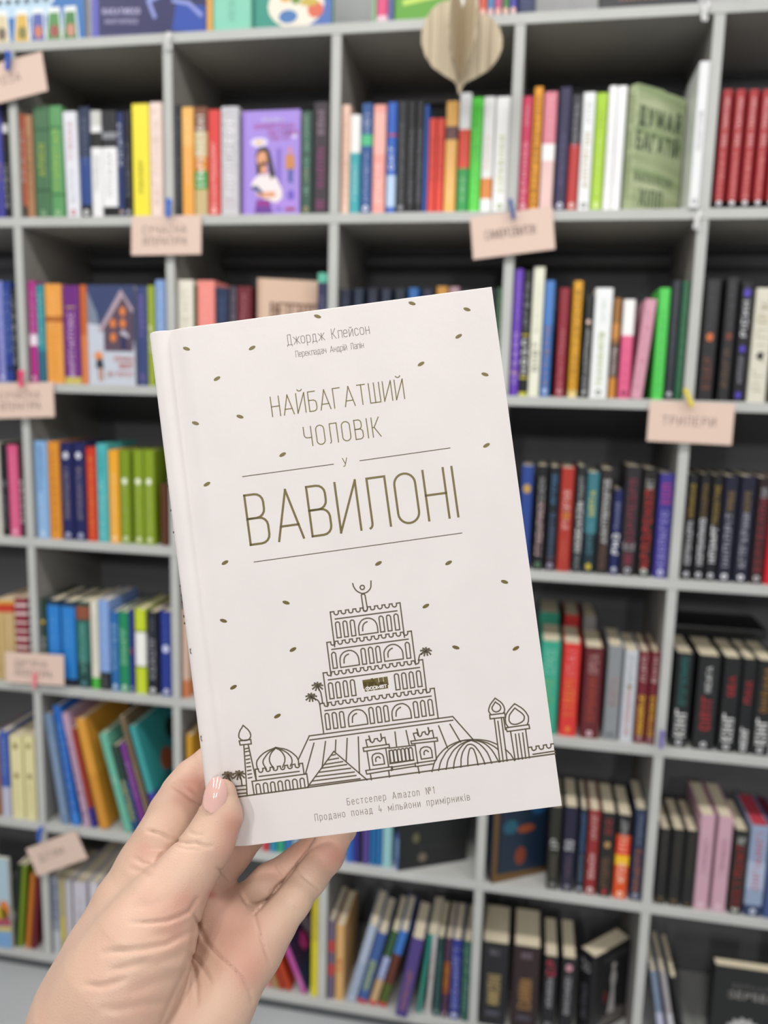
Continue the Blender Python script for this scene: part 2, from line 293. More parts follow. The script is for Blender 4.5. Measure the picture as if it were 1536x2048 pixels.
["1C",3705,362,2284,1420,120,0,0,"e6e0d2","cream book with olive lettering","t:a8a078:.1:.9:~9:.7:1.6","",""],
["1C",4078,70,2180,1420,120,0,0,"4a5228","very thin olive book","","",""],
["1C",4160,395,2274,1420,120,0,0,"ee8f86","coral book with white foot","b:0:.52:f3e2e4|t:f8c4bc:.55:.92:~5:.4:1","",""],
["1C",4578,288,2129,1420,120,0,0,"26334f","navy book","t:5f76a0:.1:.9:~10:.5:1.3","",""],
["1C",4890,161,2151,1420,120,0,0,"4b4450","grey plum book","t:8a7a84:.1:.9:~10","",""],
["1C",5062,320,2151,1420,120,0,0,"6e2630","dark red book","t:c8929a:.2:.92:~8:.5:1.3","",""],
["1C",5459,300,2311,1420,0,-68,0,"d9b9a2","beige book turned outwards with dark title","t:a8826c:.1:.9:~14","beige",""],
["1C",6840,220,2430,1420,120,0,0,"2c2f52","navy book with mint head","b:.92:1:62b8a0|t:9090b0:.1:.8:~10","",""],
["1D",7323,240,2107,1420,120,0,0,"1b1f36","dark navy book","t:4a5470:.1:.9:~10:.5:1.2","",""],
["1D",7618,217,2118,1420,120,0,0,"1e2a3c","slate navy book","t:4a5470:.1:.9:~10:.5:1.2","",""],
["1D",7910,237,2129,1420,120,0,0,"161c30","midnight blue book","t:4a5470:.1:.9:~10:.5:1.2","",""],
["1D",8201,214,2110,1420,120,0,0,"20283e","dark blue grey book","t:4a5470:.1:.9:~10:.5:1.2","",""],
["1D",8490,234,2121,1420,120,0,0,"14202c","blackish teal book","t:4a5470:.1:.9:~10:.5:1.2","",""],
["1D",8777,212,2132,1420,120,0,0,"2c62a4","bright blue book","t:4a5470:.1:.9:~10:.5:1.2","",""],
["1D",9063,231,2113,1420,120,0,0,"1c2038","deep navy book","t:4a5470:.1:.9:~10:.5:1.2","",""],
["1D",9357,230,2164,1420,120,0,0,"c08838","ochre book","t:704818:.1:.9:~9","",""],
["1D",9619,208,2154,1420,120,0,0,"a88890","dusty pink book","t:705058:.1:.9:~9","",""],
["1D",9858,228,2096,1420,120,0,0,"22252e","charcoal book","","",""],
["1D",10106,206,2097,1420,120,0,0,"2a2f3a","dark grey book","","",""],
["1D",10332,225,2117,1420,120,0,0,"252a38","dark slate book","","",""],
["1D",10588,107,2138,1420,120,0,0,"45664a","moss green book","t:6f9070:.1:.9:~9","",""],
["1E",10914,182,2508,1420,120,0,0,"6a3fb8","purple book with pale lettering","t:d0b4f0:.1:.5:~6:.6:1.8|t:9a7cd8:.6:.9:~6:.5:1|b:.18:.19:c8a070","",""],
["1E",11106,171,2469,1420,120,0,0,"16171a","black book with white letters and yellow lines","t:f0f0f0:.18:.45:~4:.8:2.4|t:a0a0a8:.55:.9:~6:.7:1.4|b:.485:.5:b8a838|b:.14:.155:c8b838|b:0:.03:c8c838","",""],
["1E",11297,221,2546,1420,120,0,0,"e6e6d2","tall cream book with dark lettering","t:50503c:.2:.42:~4:.7:1.8|t:b0b098:.5:.9:~8:.4:.8","",""],
["1E",11538,190,2286,1420,120,0,0,"3a6cb0","blue book with orange lettering","t:c08850:.1:.6:~8:.6:1.6|d:c8d8f0|b:.62:.99:4a7cc0","",""],
["1E",11827,198,2142,1420,120,0,0,"8c2030","dark red book","t:d89098:.05:.62:~10:.5:1|d:d8a0a8","",""],
["1E",12095,177,2277,1420,120,0,0,"dca028","golden yellow book with brown lettering","t:6a4810:.04:.92:~16:.6:1.6|b:0:.06:f0d890","",""],
["1E",12331,167,2009,1420,120,0,0,"1a1b1e","black book with a small round portrait","t:c8c8c8:.1:.66:~10:.6:1.4|t:e8c8b8:.72:.76:О:1:4|d:d0d0d0","",""],
["1E",12517,341,2144,1420,120,0,0,"eceeee","thick white book with green lettering","t:a8bc50:.12:.6:~10:.4:2|t:c8d0c8:.7:.9:~5:.4:1|d:808878","",""],
["1E",12888,136,1954,1420,120,0,0,"9a6a38","orange and grey mottled book","b:.22:.55:5a4c48|b:.6:.75:c88a48|t:d8c8c0:.25:.5:~5:.7:1.6|b:0:.2:c88838","",""],
["1E",13072,222,1927,1420,120,0,0,"e0608a","book with white head and pink foot","b:.64:1:f2f0ee|t:b03868:.15:.5:~5:.3:.8|d:7c3450","",""],
["1E",13323,221,1934,1420,120,0,4.5,"d49aac","pale pink leaning book","t:b86880:.1:.9:~9:.6:1.2","",""],
["1E",13725,209,2148,1420,120,0,0,"52cc56","bright green book","t:2f8c38:.05:.8:~12:.5:1","",""],
["1E",13962,170,2290,1420,120,0,0,"2a2e35","charcoal book with small white foot mark","t:4a505a:.3:.9:~9:.5:1.2|d:d8dce4","",""],
["1E",14152,143,2281,1420,120,0,0,"2c6644","dark green book","t:508868:.1:.9:~9:.5:1","",""],
["1F",14575,289,2309,1420,120,0,0,"232224","thick black book with an orange feather","t:8a4a30:.1:.36:~4:.6:1.8|t:c86838:.5:.56:О:.8:6|t:5a5a60:.6:.95:~5:.4:1","",""],
["1F",14956,222,2347,1420,120,0,0,"242326","black book with bronze lettering","t:80603c:.12:.42:~5:.7:1.6|t:703820:.5:.56:О:.7:3|t:606068:.6:.95:~5:.4:1","",""],
["1F",15224,221,2264,1420,120,0,0,"17171c","black book with white title and purple flowers","t:e0e0e4:.55:.84:~5:.7:2.2|t:a0a0b0:.16:.38:~6:.5:1.2|t:4c3cb0:.88:.94:О:.9:6|t:4c3cb0:.42:.47:О:.7:5|t:4c3cb0:.03:.08:О:.8:5","",""],
["1F",15500,338,2154,1420,120,0,0,"d8d4c4","cream book with floral print and black mark","t:8c8874:.1:.9:~7:.8:1.3|t:2c2c28:.38:.44:О:.6:6|t:c8a860:.7:.85:~3:.9:1","",""],
["1F",15865,208,2302,1420,120,0,0,"3c3020","dark brown book","","",""],
["2A",-1112,212,2132,1420,120,0,0,"b8b8c4","pale grey book","","",""],
["2A",-887,79,2211,1420,120,0,0,"d8d4c8","slim cream book","","",""],
["2A",-794,172,2179,1420,120,0,0,"1e1c20","black book with white script","t:b8b8bc:.1:.6:~5:.7:1.2","",""],
["2A",-596,263,2152,1420,120,0,0,"d85c88","pink book","t:f0a0bc:.1:.9:~12:.4:.9|d:f0c0d0","",""],
["2A",-320,144,2220,1420,120,0,0,"381c24","dark maroon book with white lettering","t:e0d0d4:.15:.6:~6:.7:2","",""],
["2B",105,316,2271,1420,120,0,0,"86b0dc","light blue book with black and white lettering","t:28406c:.5:.95:~8:.5:1.5|t:c8dcf4:.1:.45:~7:.5:1.4|d:d8e8f8","",""],
["2B",447,283,2272,1420,120,0,0,"dc9030","ochre orange book","t:8c5410:.1:.9:~10:.5:1.2","",""],
["2B",769,282,2261,1420,120,0,0,"22245a","dark blue book with beige lettering","t:a8a0a0:.22:.75:~11:.5:1.5|t:d8d8e4:.82:.92:О:.6:2|d:c8cce4","",""],
["2B",1089,280,2273,1420,120,0,0,"22245a","dark blue book with beige lettering","t:a8a0a0:.22:.75:~11:.5:1.5|t:d8d8e4:.82:.92:О:.6:2|d:c8cce4","",""],
["2B",1407,240,2171,1420,120,0,0,"cc3c24","red orange book","t:e8a850:.05:.9:~13:.5:1.4","",""],
["2B",1672,264,2272,1420,120,0,0,"4cb0b4","turquoise book with white script","t:c8ecec:.05:.6:~6:.7:1.3|t:2c8890:.7:.9:~4","",""],
["2B",1962,250,2135,1420,120,0,0,"eca830","yellow orange book","t:fce4b0:.12:.75:~10:.4:1.4|d:fce8c0","",""],
["2B",2237,249,2146,1420,120,0,0,"7c9420","olive green book with a white diamond","t:c0cc80:.12:.62:~9:.4:1.3|t:f0f4dc:.64:.70:О:.7:7|d:e8ecc8","",""],
["2B",2573,235,2159,1420,120,0,0,"849c24","olive green book with a white diamond","t:c0cc80:.12:.62:~9:.4:1.3|t:f0f4dc:.64:.70:О:.7:7|d:e8ecc8","",""],
["2B",2833,246,2169,1420,120,0,0,"849c24","olive green book with a white diamond","t:c0cc80:.12:.62:~9:.4:1.3|t:f0f4dc:.64:.70:О:.7:7|d:e8ecc8","",""],
["2B",3226,171,1416,1420,120,0,0,"5c3420","dark brown book","","",""],
["2E",11267,239,2179,1420,120,0,0,"28448c","blue book with a gold emblem","t:c09840:.74:.82:О:.8:4","",""],
["2E",11579,217,2192,1420,120,0,0,"141518","black book with pale pink lettering","t:d8b8b8:.15:.65:~9:.7:2.2|t:b8b8b8:.68:.88:~5:.7:1.4|d:608868","",""],
["2E",11837,205,2183,1420,120,0,0,"141b22","black book with blue lettering","t:4c80b0:.65:.92:~6:.6:1.8|t:6078a0:.12:.55:~8:.5:1.6|b:0:.15:301c24|d:a8a8c0","",""],
["2E",12073,266,2172,1420,120,0,0,"a83228","brick red book with white lettering","t:e8c8c0:.42:.78:~8:.6:1.8|t:d07858:.12:.3:~4:.5:1|t:e08840:.5:.58:О:.7:5","",""],
["2E",12389,183,2217,1420,120,0,0,"22262a","black book with bold white lettering","t:dcdcdc:.2:.66:~8:.8:2.8|t:b8b8b8:.7:.9:~5:.6:1.3|t:808488:.03:.16:~4:.7:2","",""],
["2E",12602,232,2093,1420,120,0,0,"3a7480","teal book with yellow lettering","b:0:.4:182c34|t:d8cc30:.58:.82:~6:.6:2.2|t:5ca0b0:.2:.5:~5:.6:1.4|t:c8b030:.03:.1:О:.6:3","",""],
["2E",12865,251,2176,1420,120,0,0,"292423","dark brown book with white lettering","t:dcdcdc:.3:.9:~12:.6:2|t:8c5c48:.05:.27:~5:.5:1.4","",""],
["2E",13146,170,1760,1420,120,0,0,"1c2458","small navy blue book","t:f0f0f4:.25:.48:~3:.9:3|t:a8acc8:.55:.85:~5:.5:1.2|d:e0e4f0","",""],
["2E",13346,308,2258,1420,120,0,0,"282428","thick black book with dark pink lettering","t:943048:.3:.88:~9:.6:2|t:b8b0b4:.24:.3:~2:1:1.6|t:943048:.1:.2:~3:.7:2|d:b0b0b8","",""],
["2E",13693,266,2222,1420,120,0,0,"1e1c1c","black book with red title","t:b02420:.08:.8:~9:.8:3.4|t:a8a8a4:.82:.9:~3:.8:1.8|d:c8d0c8","",""],
["2E",14009,286,2135,1420,120,0,0,"3c3488","violet blue book with pale lettering","t:a8a4e0:.1:.64:~9:.6:2|t:b03880:.72:.9:~3:.8:3|d:d0d0f0","",""],
["2F",14556,194,2149,1420,120,0,0,"17181c","black book with gold and white lettering","t:b89830:.6:.9:~7:.6:1.6|t:d8d8dc:.15:.55:~9:.7:1.8|d:d8d8e0","",""],
["2F",14788,202,2160,1420,120,0,0,"19181c","black book with brown and white lettering","t:8c7030:.6:.9:~7:.6:1.4|t:d8d8dc:.15:.58:~10:.7:2.2|d:d8d8e0","",""],
["2F",15020,201,2150,1420,120,0,0,"18171b","black book with ochre and bold white lettering","t:a88c30:.55:.9:~7:.6:1.6|t:e8e8ec:.18:.52:~6:.7:2.6|d:d8d8e0","",""],
["2F",15250,267,2141,1420,120,0,0,"1c1c30","midnight blue book with white title","t:98803c:.68:.85:~4:.5:1.6|t:c8c8d4:.15:.65:~9:.6:1.6|d:e8e8f0","",""],
["2F",15555,284,2154,1420,120,0,0,"1d1d31","midnight blue book with white title","t:98803c:.68:.85:~4:.5:1.6|t:c8c8d4:.15:.65:~9:.6:1.6|d:e8e8f0","",""],
["2F",15877,235,2139,1420,120,0,0,"2c1c20","blackish maroon book with red lettering","t:a02c34:.12:.8:~9:.7:2|t:b0b0b4:.82:.9:~3:.7:1.4|d:c0b8bc","",""],
["2F",16140,234,2122,1420,120,0,0,"c81c24","bright red book","","",""],
["3A",-1184,109,1965,1420,120,0,0,"c4a874","slim beige book with a red head","b:.86:1:b84830","",""],
["3A",-1061,109,1974,1420,120,0,0,"cbb07c","slim beige book with a red and yellow head","b:.86:.96:c8402c|b:.96:1:d8a040","",""],
["3A",-947,109,1983,1420,120,0,0,"c4a874","slim beige book with a red and yellow head","b:.86:.96:c8402c|b:.96:1:d8a040","",""],
["3A",-833,109,1992,1420,120,0,0,"cdb484","slim beige book with a red and yellow head","b:.86:.96:c8402c|b:.96:1:d8a040","",""],
["3A",-719,108,2000,1420,120,0,0,"c6ab78","slim beige book with a red and yellow head","b:.86:.96:c8402c|b:.96:1:d8a040","",""],
["3A",-586,108,2084,1420,120,0,0,"8c2c3c","slim checked red and white book","b:0.10:0.12:e8d8d4|b:0.20:0.23:e8d8d4|b:0.30:0.33:e8d8d4|b:0.40:0.43:e8d8d4|b:0.50:0.53:e8d8d4|b:0.60:0.62:e8d8d4|b:0.70:0.72:e8d8d4|b:0.80:0.83:e8d8d4|b:0.90:0.93:e8d8d4","",""],
["3A",-470,108,2093,1420,120,0,0,"943444","slim checked red and white book","b:0.10:0.12:e8d8d4|b:0.20:0.23:e8d8d4|b:0.30:0.33:e8d8d4|b:0.40:0.43:e8d8d4|b:0.50:0.53:e8d8d4|b:0.60:0.62:e8d8d4|b:0.70:0.72:e8d8d4|b:0.80:0.83:e8d8d4|b:0.90:0.93:e8d8d4","",""],
["3A",-354,108,2101,1420,120,0,0,"8a2a3a","slim checked red and white book","b:0.10:0.12:e8d8d4|b:0.20:0.23:e8d8d4|b:0.30:0.33:e8d8d4|b:0.40:0.43:e8d8d4|b:0.50:0.53:e8d8d4|b:0.60:0.62:e8d8d4|b:0.70:0.72:e8d8d4|b:0.80:0.83:e8d8d4|b:0.90:0.93:e8d8d4","",""],
["3B",105,128,2123,1420,120,0,0,"2a4438","dark green book with a yellow dot","t:e0e0d8:.2:.55:~5:.6:1.8|t:d8b830:.7:.76:О:.8:6","",""],
["3B",273,319,2111,1420,120,0,0,"2c7ecc","blue book with dark edges","b:.94:1:1c3448|b:0:.06:141c28|t:78b4e8:.3:.8:~5:.4:1","",""],
["3B",644,343,2102,1420,120,0,0,"2c80cc","blue book with black foot","b:.94:1:1c3448|b:0:.09:141a30|t:78b4e8:.3:.8:~6:.4:1","",""],
["3B",1026,327,2118,1420,120,0,0,"1c4440","dark teal book with an orange square","b:.80:.95:8c5038|t:80c0b0:.18:.74:~11:.5:1.8|d:5c90a0|b:.3:.78:2c6c64","",""],
["3B",1393,195,2158,1420,120,0,0,"dcd8c8","cream book with a green foot","b:0:.13:4cb040|t:b8b098:.3:.85:~9:.5:1","",""],
["3B",1614,259,2198,1420,120,0,0,"84a4dc","periwinkle blue book with a black foot","b:0:.2:181c24|t:b0c8f0:.3:.85:~8:.4:1|t:888888:.04:.16:~3:.5:1.2","",""],
["3B",1899,206,1942,1420,120,0,0,"2868a8","blue book with white lettering","t:a8d0ec:.28:.85:~7:.6:1.5|d:e0f0f8","",""],
["3B",2118,244,1959,1420,120,0,0,"20885c","green book with white lettering","t:a8dcbc:.35:.8:~6:.8:1.8|d:d8f0e0","",""],
["3B",2375,128,2027,1420,120,0,0,"28307c","thin indigo book","t:c04050:.48:.56:~1:.8:3|d:c8d0f0","",""],
["3B",2528,267,2050,1420,120,0,0,"c4d430","white book with lime green ends","b:.33:.73:f0f0ea|b:.73:.75:6c7c28|b:.31:.33:6c7c28","",""],
["3B",2834,253,2014,1420,120,0,0,"20202c","black book with white lettering","t:b8b8c0:.2:.7:~6:.8:2|t:70707c:.76:.92:~4:.5:1.2|d:f0f0f4","",""],
["3B",3163,277,2051,1420,120,0,0,"24388c","royal blue book with a white emblem","t:d0d4f0:.52:.6:О:.8:3|t:6478c8:.65:.9:~4:.4:1|d:f0f0fc","",""],
["3C",3705,147,2141,1420,120,0,0,"d8b8a4","peach cream book with orange foot","b:0:.2:d07c4c","",""],
["3E",11876,392,2077,1420,120,0,0,"34a488","thick teal green book with pale lettering","t:a8dccc:.66:.9:~4:.8:1.4|t:98b850:.1:.6:~6:.6:1.6","",""],
["3E",12332,357,2060,1420,120,0,0,"dc3430","bright red book with orange title","t:e88838:.22:.6:~6:.8:3|t:f0a8a8:.66:.92:~4:.7:1.6|t:e88838:.05:.1:О:.6:4","",""],
["3E",12772,385,2010,1420,120,0,0,"641c24","dark red book with orange title","t:b84c28:.2:.68:~8:.5:2.6|t:d8a8a4:.72:.92:~4:.7:1.6|d:f0d0d8","",""],
["3E",13251,299,2084,1420,120,0,0,"8c9094","grey book with faded red lettering","t:b08084:.38:.66:~6:.7:1.8|t:6c7078:.04:.09:~2:.8:1.6","",""],
["3E",13591,266,2004,1420,120,0,0,"c8ccd4","pale grey book with red lettering","t:c06460:.08:.55:~9:.5:2|t:8c9098:.62:.95:~5:.6:1.5|t:9c8050:.58:.63:О:.6:5","",""],
["3E",13888,204,2009,1420,120,0,0,"701c28","maroon book with yellow title","t:e0b424:.1:.52:~8:.7:3|t:e8d0d0:.68:.94:~4:.7:1.4|d:a88890","",""],
["3E",14122,173,2018,1420,120,0,0,"701c28","maroon book with yellow title","t:e0b424:.1:.52:~8:.7:3|t:e8d0d0:.68:.94:~4:.7:1.4|d:a88890","",""],
["3F",14617,341,2051,1420,120,0,0,"15181a","black book with teal title and white author name","t:1c8078:.46:.96:~9:.5:1.8|t:f0f0f0:.12:.4:КІНГ:.85:3.4|d:d0d0d4","",""],
["3F",15057,436,2036,1420,120,0,0,"1a1b1d","thick black book with red title and white lettering","t:e8e8e8:.62:.88:~6:.35:1.6|t:a82428:.22:.56:~5:.6:4|d:d0d0d4","",""],
["3F",15553,344,2037,1420,120,0,0,"17181a","black book with red title over the author name","t:a82428:.6:.8:~3:.5:3|t:f0f0f0:.12:.4:КІНГ:.85:3.4|d:d0d0d4","",""],
["3F",15926,263,2038,1420,120,0,0,"161719","narrower black book with red title","t:a82428:.54:.76:~3:.6:3|t:f0f0f0:.1:.27:КІНГ:.7:2.6|d:d0d0d4","",""],
["3F",16208,349,2031,1420,120,0,0,"18191a","black book with orange title over author name","t:b07c34:.46:.92:~7:.5:2|t:f0f0f0:.12:.38:КІНГ:.85:3.4|d:d0d0d4","",""],
["4A",-1460,281,2123,1420,100,0,0,"8c5c34","brown book","","",""],
["4A",-1165,238,2260,1420,100,0,0,"b8b8cc","book with blue head and white foot","b:.35:1:3c5cac|t:a8b8dc:.5:.9:~5","",""],
["4A",-885,334,2172,1420,100,0,0,"e0d8a4","pale yellow patterned book","t:8c7c44:.84:.92:О:.5:4|t:8c7c44:.48:.56:О:.5:4|t:b8ac70:.1:.42:~4:.7:1","",""],
["4A",-510,304,2213,1420,100,0,0,"e0d8a4","pale yellow patterned book","t:8c7c44:.84:.92:О:.5:4|t:8c7c44:.48:.56:О:.5:4|t:b8ac70:.1:.42:~4:.7:1","",""],
["4B",451,217,2842,2000,100,0,-7.5,"7088a8","slim grey blue book leaning left","t:c8d4e8:.1:.8:~14:.5:1","",""],
["4B",750,201,3080,2000,100,0,-7.8,"2464b8","blue book leaning left","t:88b4e8:.1:.85:~12:.5:1.2|b:0:.1:3880d0","",""],
["4B",1074,161,2926,2000,100,0,-10,"bc9cb4","lilac pink book leaning left","t:80587c:.1:.8:~10:.6:1.4","",""],
["4B",1289,107,2569,2000,100,0,-11,"a03c2c","thin rust red book leaning left","b:0:.2:38308c","",""],
["4B",1490,240,2829,2000,100,0,-11.5,"cc8c30","golden orange book leaning left","b:.5:1:d89838","",""],
["4B",2154,198,2538,2000,100,0,-14,"68b49c","mint green book leaning left","t:d8f0e4:.5:.56:~2:.8:1","",""],
["4B",2378,210,2250,2000,100,0,-14,"1c4474","dark blue book leaning left with yellow lettering","t:c8c838:.15:.6:~8:.8:2.4|b:.6:1:243c34","",""],
["4B",2640,131,2332,2000,100,0,-14,"7c3890","purple book leaning left","t:c8a8d8:.4:.8:~6","",""],
["4B",2849,104,3049,2000,100,0,-14.5,"7c6850","thin grey brown book leaning left","t:b8a890:.2:.6:~9","",""],
["4B",3058,156,2833,2200,100,0,-15,"3c9c9c","large teal picture book leaning left","b:0:.4:4434a0","teal",""],
["4C",3780,154,2689,1420,100,0,0,"c89428","yellow book with red edge","b:.4:.7:a02828","",""],
["4C",5670,161,2525,1420,100,0,0,"c03c44","slim red book","","",""],
["4C",5855,160,2546,1420,100,0,0,"2c8cb0","slim cyan book","","",""],
["4C",6040,160,2567,1420,100,0,0,"38a078","slim green book","","",""],
["4C",6224,159,2587,1420,100,0,0,"3474b4","slim blue book","","",""],
["4C",6407,158,2608,1420,100,0,0,"8ca8b8","slim pale blue book","","",""],
["4D",7698,167,2330,1420,100,0,0,"2c64b8","blue book","","",""],
["4D",7876,119,2350,1420,100,0,0,"342c88","indigo book","","",""],
["4D",8006,71,2366,1420,100,0,0,"14161c","thin black book","","",""],
["4D",8089,153,2375,1420,100,0,0,"54408c","purple book","","",""],
["4D",8266,82,2396,1420,100,0,0,"2470ac","slim blue book","","",""],
["4D",8361,82,2407,1420,100,0,0,"2068a4","slim blue book","","",""],
["4D",8455,82,2418,1420,100,0,0,"2c74b0","slim blue book","","",""],
["4D",8560,211,2430,1420,100,0,0,"88b8bc","pale mint book","b:0:1:90c0c4","",""],
["4D",8835,220,2510,1700,0,-62,0,"17191a","large dark book standing open to its cover","b:.12:.30:90b4e4|b:.3:.36:5868b0|b:0:.12:6c8cd4","darkgreen",""],
["4E",10959,200,2466,1420,0,-58,0,"18202c","dark blue fantasy book turned to show its cover","t:3c5890:.1:.9:~12","fantasy",""],
["4E",12267,250,1967,1420,100,0,0,"26261e","olive black book with a white monogram","t:d0d0cc:.5:.6:~2:.9:2.6|t:6c6450:.15:.42:~6:.5:1.4|d:8c8c88","",""],
["4E",12571,281,1993,1420,100,0,0,"1e1a34","dark purple book with a white monogram","t:d0d0d8:.5:.6:~2:.9:2.6|t:6c5c68:.15:.42:~6:.5:1.4|d:8c8c98","",""],
["4E",12906,150,1978,1420,100,0,0,"1c2834","narrow dark blue book with blue lettering","t:3c6ca0:.5:.95:~7:.8:2|t:6c88a8:.15:.45:~5:.6:1.4|d:c8d0e0","",""],
["4E",13089,235,1978,1420,100,0,0,"8c2428","dark red book with white lettering","t:d8bcb8:.66:.95:~6:.6:1.8|t:e0c8c4:.2:.48:~5:.6:2.2|d:e8d8d8","",""],
["4E",13356,298,1965,1420,100,0,0,"201c1c","black book with bronze and red lettering","t:88603c:.12:.45:~6:.7:2|t:982430:.75:.92:~2:.5:3|t:b89058:.58:.66:О:.5:4|t:b82c38:.03:.08:О:.4:4","",""],
["4E",13696,285,1951,1420,100,0,0,"d8501c","book with black head and fiery orange foot","b:.76:1:1e1c1e|b:.4:.52:f0bc20|b:.52:.72:d83820|t:f8d8c0:.2:.42:~4:.7:2.4|t:f8c0a0:.56:.74:~4:.7:2.4|t:c8c8c8:.78:.94:~3:.6:1.6|d:f8e0c0","",""],
["4E",14044,241,2122,1420,100,0,0,"1c2c48","dark navy book with orange lettering","t:c07028:.1:.56:~8:.6:2|t:8890a8:.62:.95:~7:.5:1.4|d:a8a8b8","",""],
["4F",14578,218,1743,1420,100,0,0,"1c1c1c","black book with small gold foot mark","t:4c4434:.4:.95:~8:.5:1.2|t:8c7040:.04:.12:~1:.7:2","",""],
["4F",14837,248,1766,1420,100,0,0,"1c1c1c","black book with small gold foot mark","t:4c4434:.4:.95:~8:.5:1.2|t:8c7040:.04:.12:~1:.7:2","",""],
["4F",15116,236,1769,1420,100,0,0,"1c1c1c","black book with small gold foot mark","t:4c4434:.4:.95:~8:.5:1.2|t:8c7040:.04:.12:~1:.7:2","",""],
["4F",15372,296,2155,1600,100,0,0,"c49cac","tall pink book","t:94647c:.42:.76:~8:.5:1.3|b:.38:.39:b0889c|d:e0c8d4","",""],
["4F",15729,294,2167,1600,100,0,0,"c49cac","tall pink book","t:94647c:.42:.76:~8:.5:1.3|b:.38:.39:b0889c|d:e0c8d4","",""],
["4F",16074,272,1907,1420,100,0,0,"22241e","black book with dark red lettering","t:981c20:.45:.82:~4:.8:3.4|t:881c20:.08:.4:~4:.9:4|t:b0b0ac:.84:.92:~3:.8:1.6|d:d8d8d4","",""],
["4F",16385,360,2061,1420,100,0,0,"8c9cb8","cloudy blue white book with red lettering","b:0:.12:2c3c60|b:.3:.6:a8b4cc|t:b84444:.3:.92:~9:.6:2.2|d:d8e0f0","","c04454"],
["4F",16775,228,2045,1420,100,0,0,"3c5080","blue grey book","","","702838"],
["5A",-3007,100,2493,2000,0,-90,0,"88a8c0","picture book facing out with bright children art","","kids",""],
["5A",-1034,100,2345,2000,100,0,5.5,"203018","thin dark green book leaning right","","",""],
["5A",-920,114,2335,2000,100,0,5.8,"748c20","thin lime green book leaning right","","",""],
["5A",-706,128,2105,2000,100,0,6.5,"c07020","orange book leaning right","","",""],
["5A",-535,114,2088,2000,100,0,6.5,"701c28","dark red book leaning right","","",""],
["5B",105,193,2127,1420,100,0,0,"8c94a4","grey blue book with dark script","b:0:.3:b8bcc4|t:283868:.45:.9:~5:.8:2.4","",""],
["5B",312,140,2102,1420,100,0,0,"b4a878","thin tan book","b:.2:.5:c8b860","",""],
["5B",479,167,2085,1420,100,0,0,"c0bcc4","slim pale grey book","","",""],
["5B",702,361,2077,2000,100,0,0,"c4c0cc","thick pale lilac grey book","t:90808c:.2:.8:~4","",""],
["5B",1146,248,2115,2000,100,0,0,"ccc8d0","pale white book","","",""],
["5B",1462,369,2161,1420,100,0,0,"b0a8b4","pale mauve book","","",""],
["5C",5807,102,1366,1800,100,0,-19,"d88c88","thin pink book leaning left","","",""],
["5C",5985,101,1326,1800,100,0,-19,"b09060","thin tan book leaning left","","",""],
["5C",6137,114,1361,1800,100,0,-20,"a83c24","thin rust red book leaning left","","",""],
["5C",6300,126,1389,1800,100,0,-20,"b4401c","thin orange red book leaning left","","",""],
["5C",6677,150,1715,2000,100,0,-22,"b8509c","pink book leaning left with a dark unicorn cover","t:e0b0d8:.1:.3:~4","unicorn",""],
["5C",6901,186,2896,2000,100,0,0,"dcd024","yellow book","b:.5:1:c8b828|t:8c8820:.1:.9:~14:.5:.9","",""],
["5D",7311,160,2043,1420,100,0,0,"6c6078","grey purple book with red blocks","b:.3:.45:b84848|b:.6:.75:b84848","",""],
["5D",7496,209,1956,1420,100,0,0,"d0a468","cream orange book","t:c85c38:.4:.55:~2:.9:3","",""],
["5D",7791,208,2099,1420,100,0,13.5,"a8b4c8","silver blue book leaning right","t:6474a4:.1:.5:~6:.7:1.6","",""],
["5D",8035,231,1940,1420,100,0,13.5,"3c5c98","blue book with yellow green lettering leaning right","b:0:.05:c03838|t:c0d040:.2:.6:~7:.8:2.4","",""],
["5D",8327,181,2045,1420,100,0,14,"8090c0","white and blue book with tan foot leaning right","b:.05:.35:c0a078|b:.66:1:345838|b:0:.05:c83838|t:e8ecf8:.38:.64:~4:.7:2","",""],
["5D",8557,193,2074,1420,100,0,13,"4c5c20","brown and green book leaning right","b:.3:.7:603020|b:.7:1:3c74c0|b:0:.05:c03838","",""],
["5D",8992,284,2075,1420,-120,0,9.5,"4c3c80","purple book leaning right with gold lettering","t:b87850:.1:.6:~9:.5:2","",""],
["5D",9467,106,2076,1420,100,0,6,"2c8c80","teal book leaning right","t:70b060:.2:.6:~6:.5:1.6","",""],
["5D",9692,99,2082,1420,100,0,2.89,"c8c8c8","slim white book","t:c06050:.1:.8:~8:.4:1","",""],
["5D",9857,165,2026,1420,100,0,1.2,"1c3c3c","dark teal book","t:5c8c8c:.1:.8:~8:.6:1.4|d:8cb0b0","",""],
["5D",10057,141,2033,1420,100,0,1.2,"4c3048","brown and plum book with orange title","b:.3:.7:8c4c20|t:d08830:.4:.7:~3:.7:3|d:c0a0b0","",""],
["5D",10245,222,2038,1420,100,0,0,"2c3488","indigo book with pale lettering","t:a0a8e0:.15:.9:~9:.8:2|d:e0e4f8","",""],
["5D",10502,193,2029,1420,100,0,0,"2c5850","dark green book","t:78a890:.15:.9:~7:.8:1.6","",""],
["5E",10931,609,2099,1420,100,0,0,"1e1e22","very thick black book with gold ornament title","t:c0a870:.26:.62:~9:.7:2|t:807c88:.86:.92:~3:.6:1.2|t:686878:.12:.18:~3:.8:1.2","",""],
["5E",11642,600,2115,1420,100,0,0,"2c1c20","very thick blackish maroon book with gold ornament title","t:b88c50:.26:.62:~9:.7:2|t:90808c:.86:.92:~3:.6:1.2|t:707080:.12:.18:~3:.8:1.2","",""],
["5E",12332,303,1968,1420,100,0,0,"1a1a1e","black book with a red swoosh","t:b82c44:.76:.94:~2:.8:3.4|t:b8b8bc:.35:.72:~7:.5:2|t:a8a8ac:.05:.15:~3:.7:2","",""],
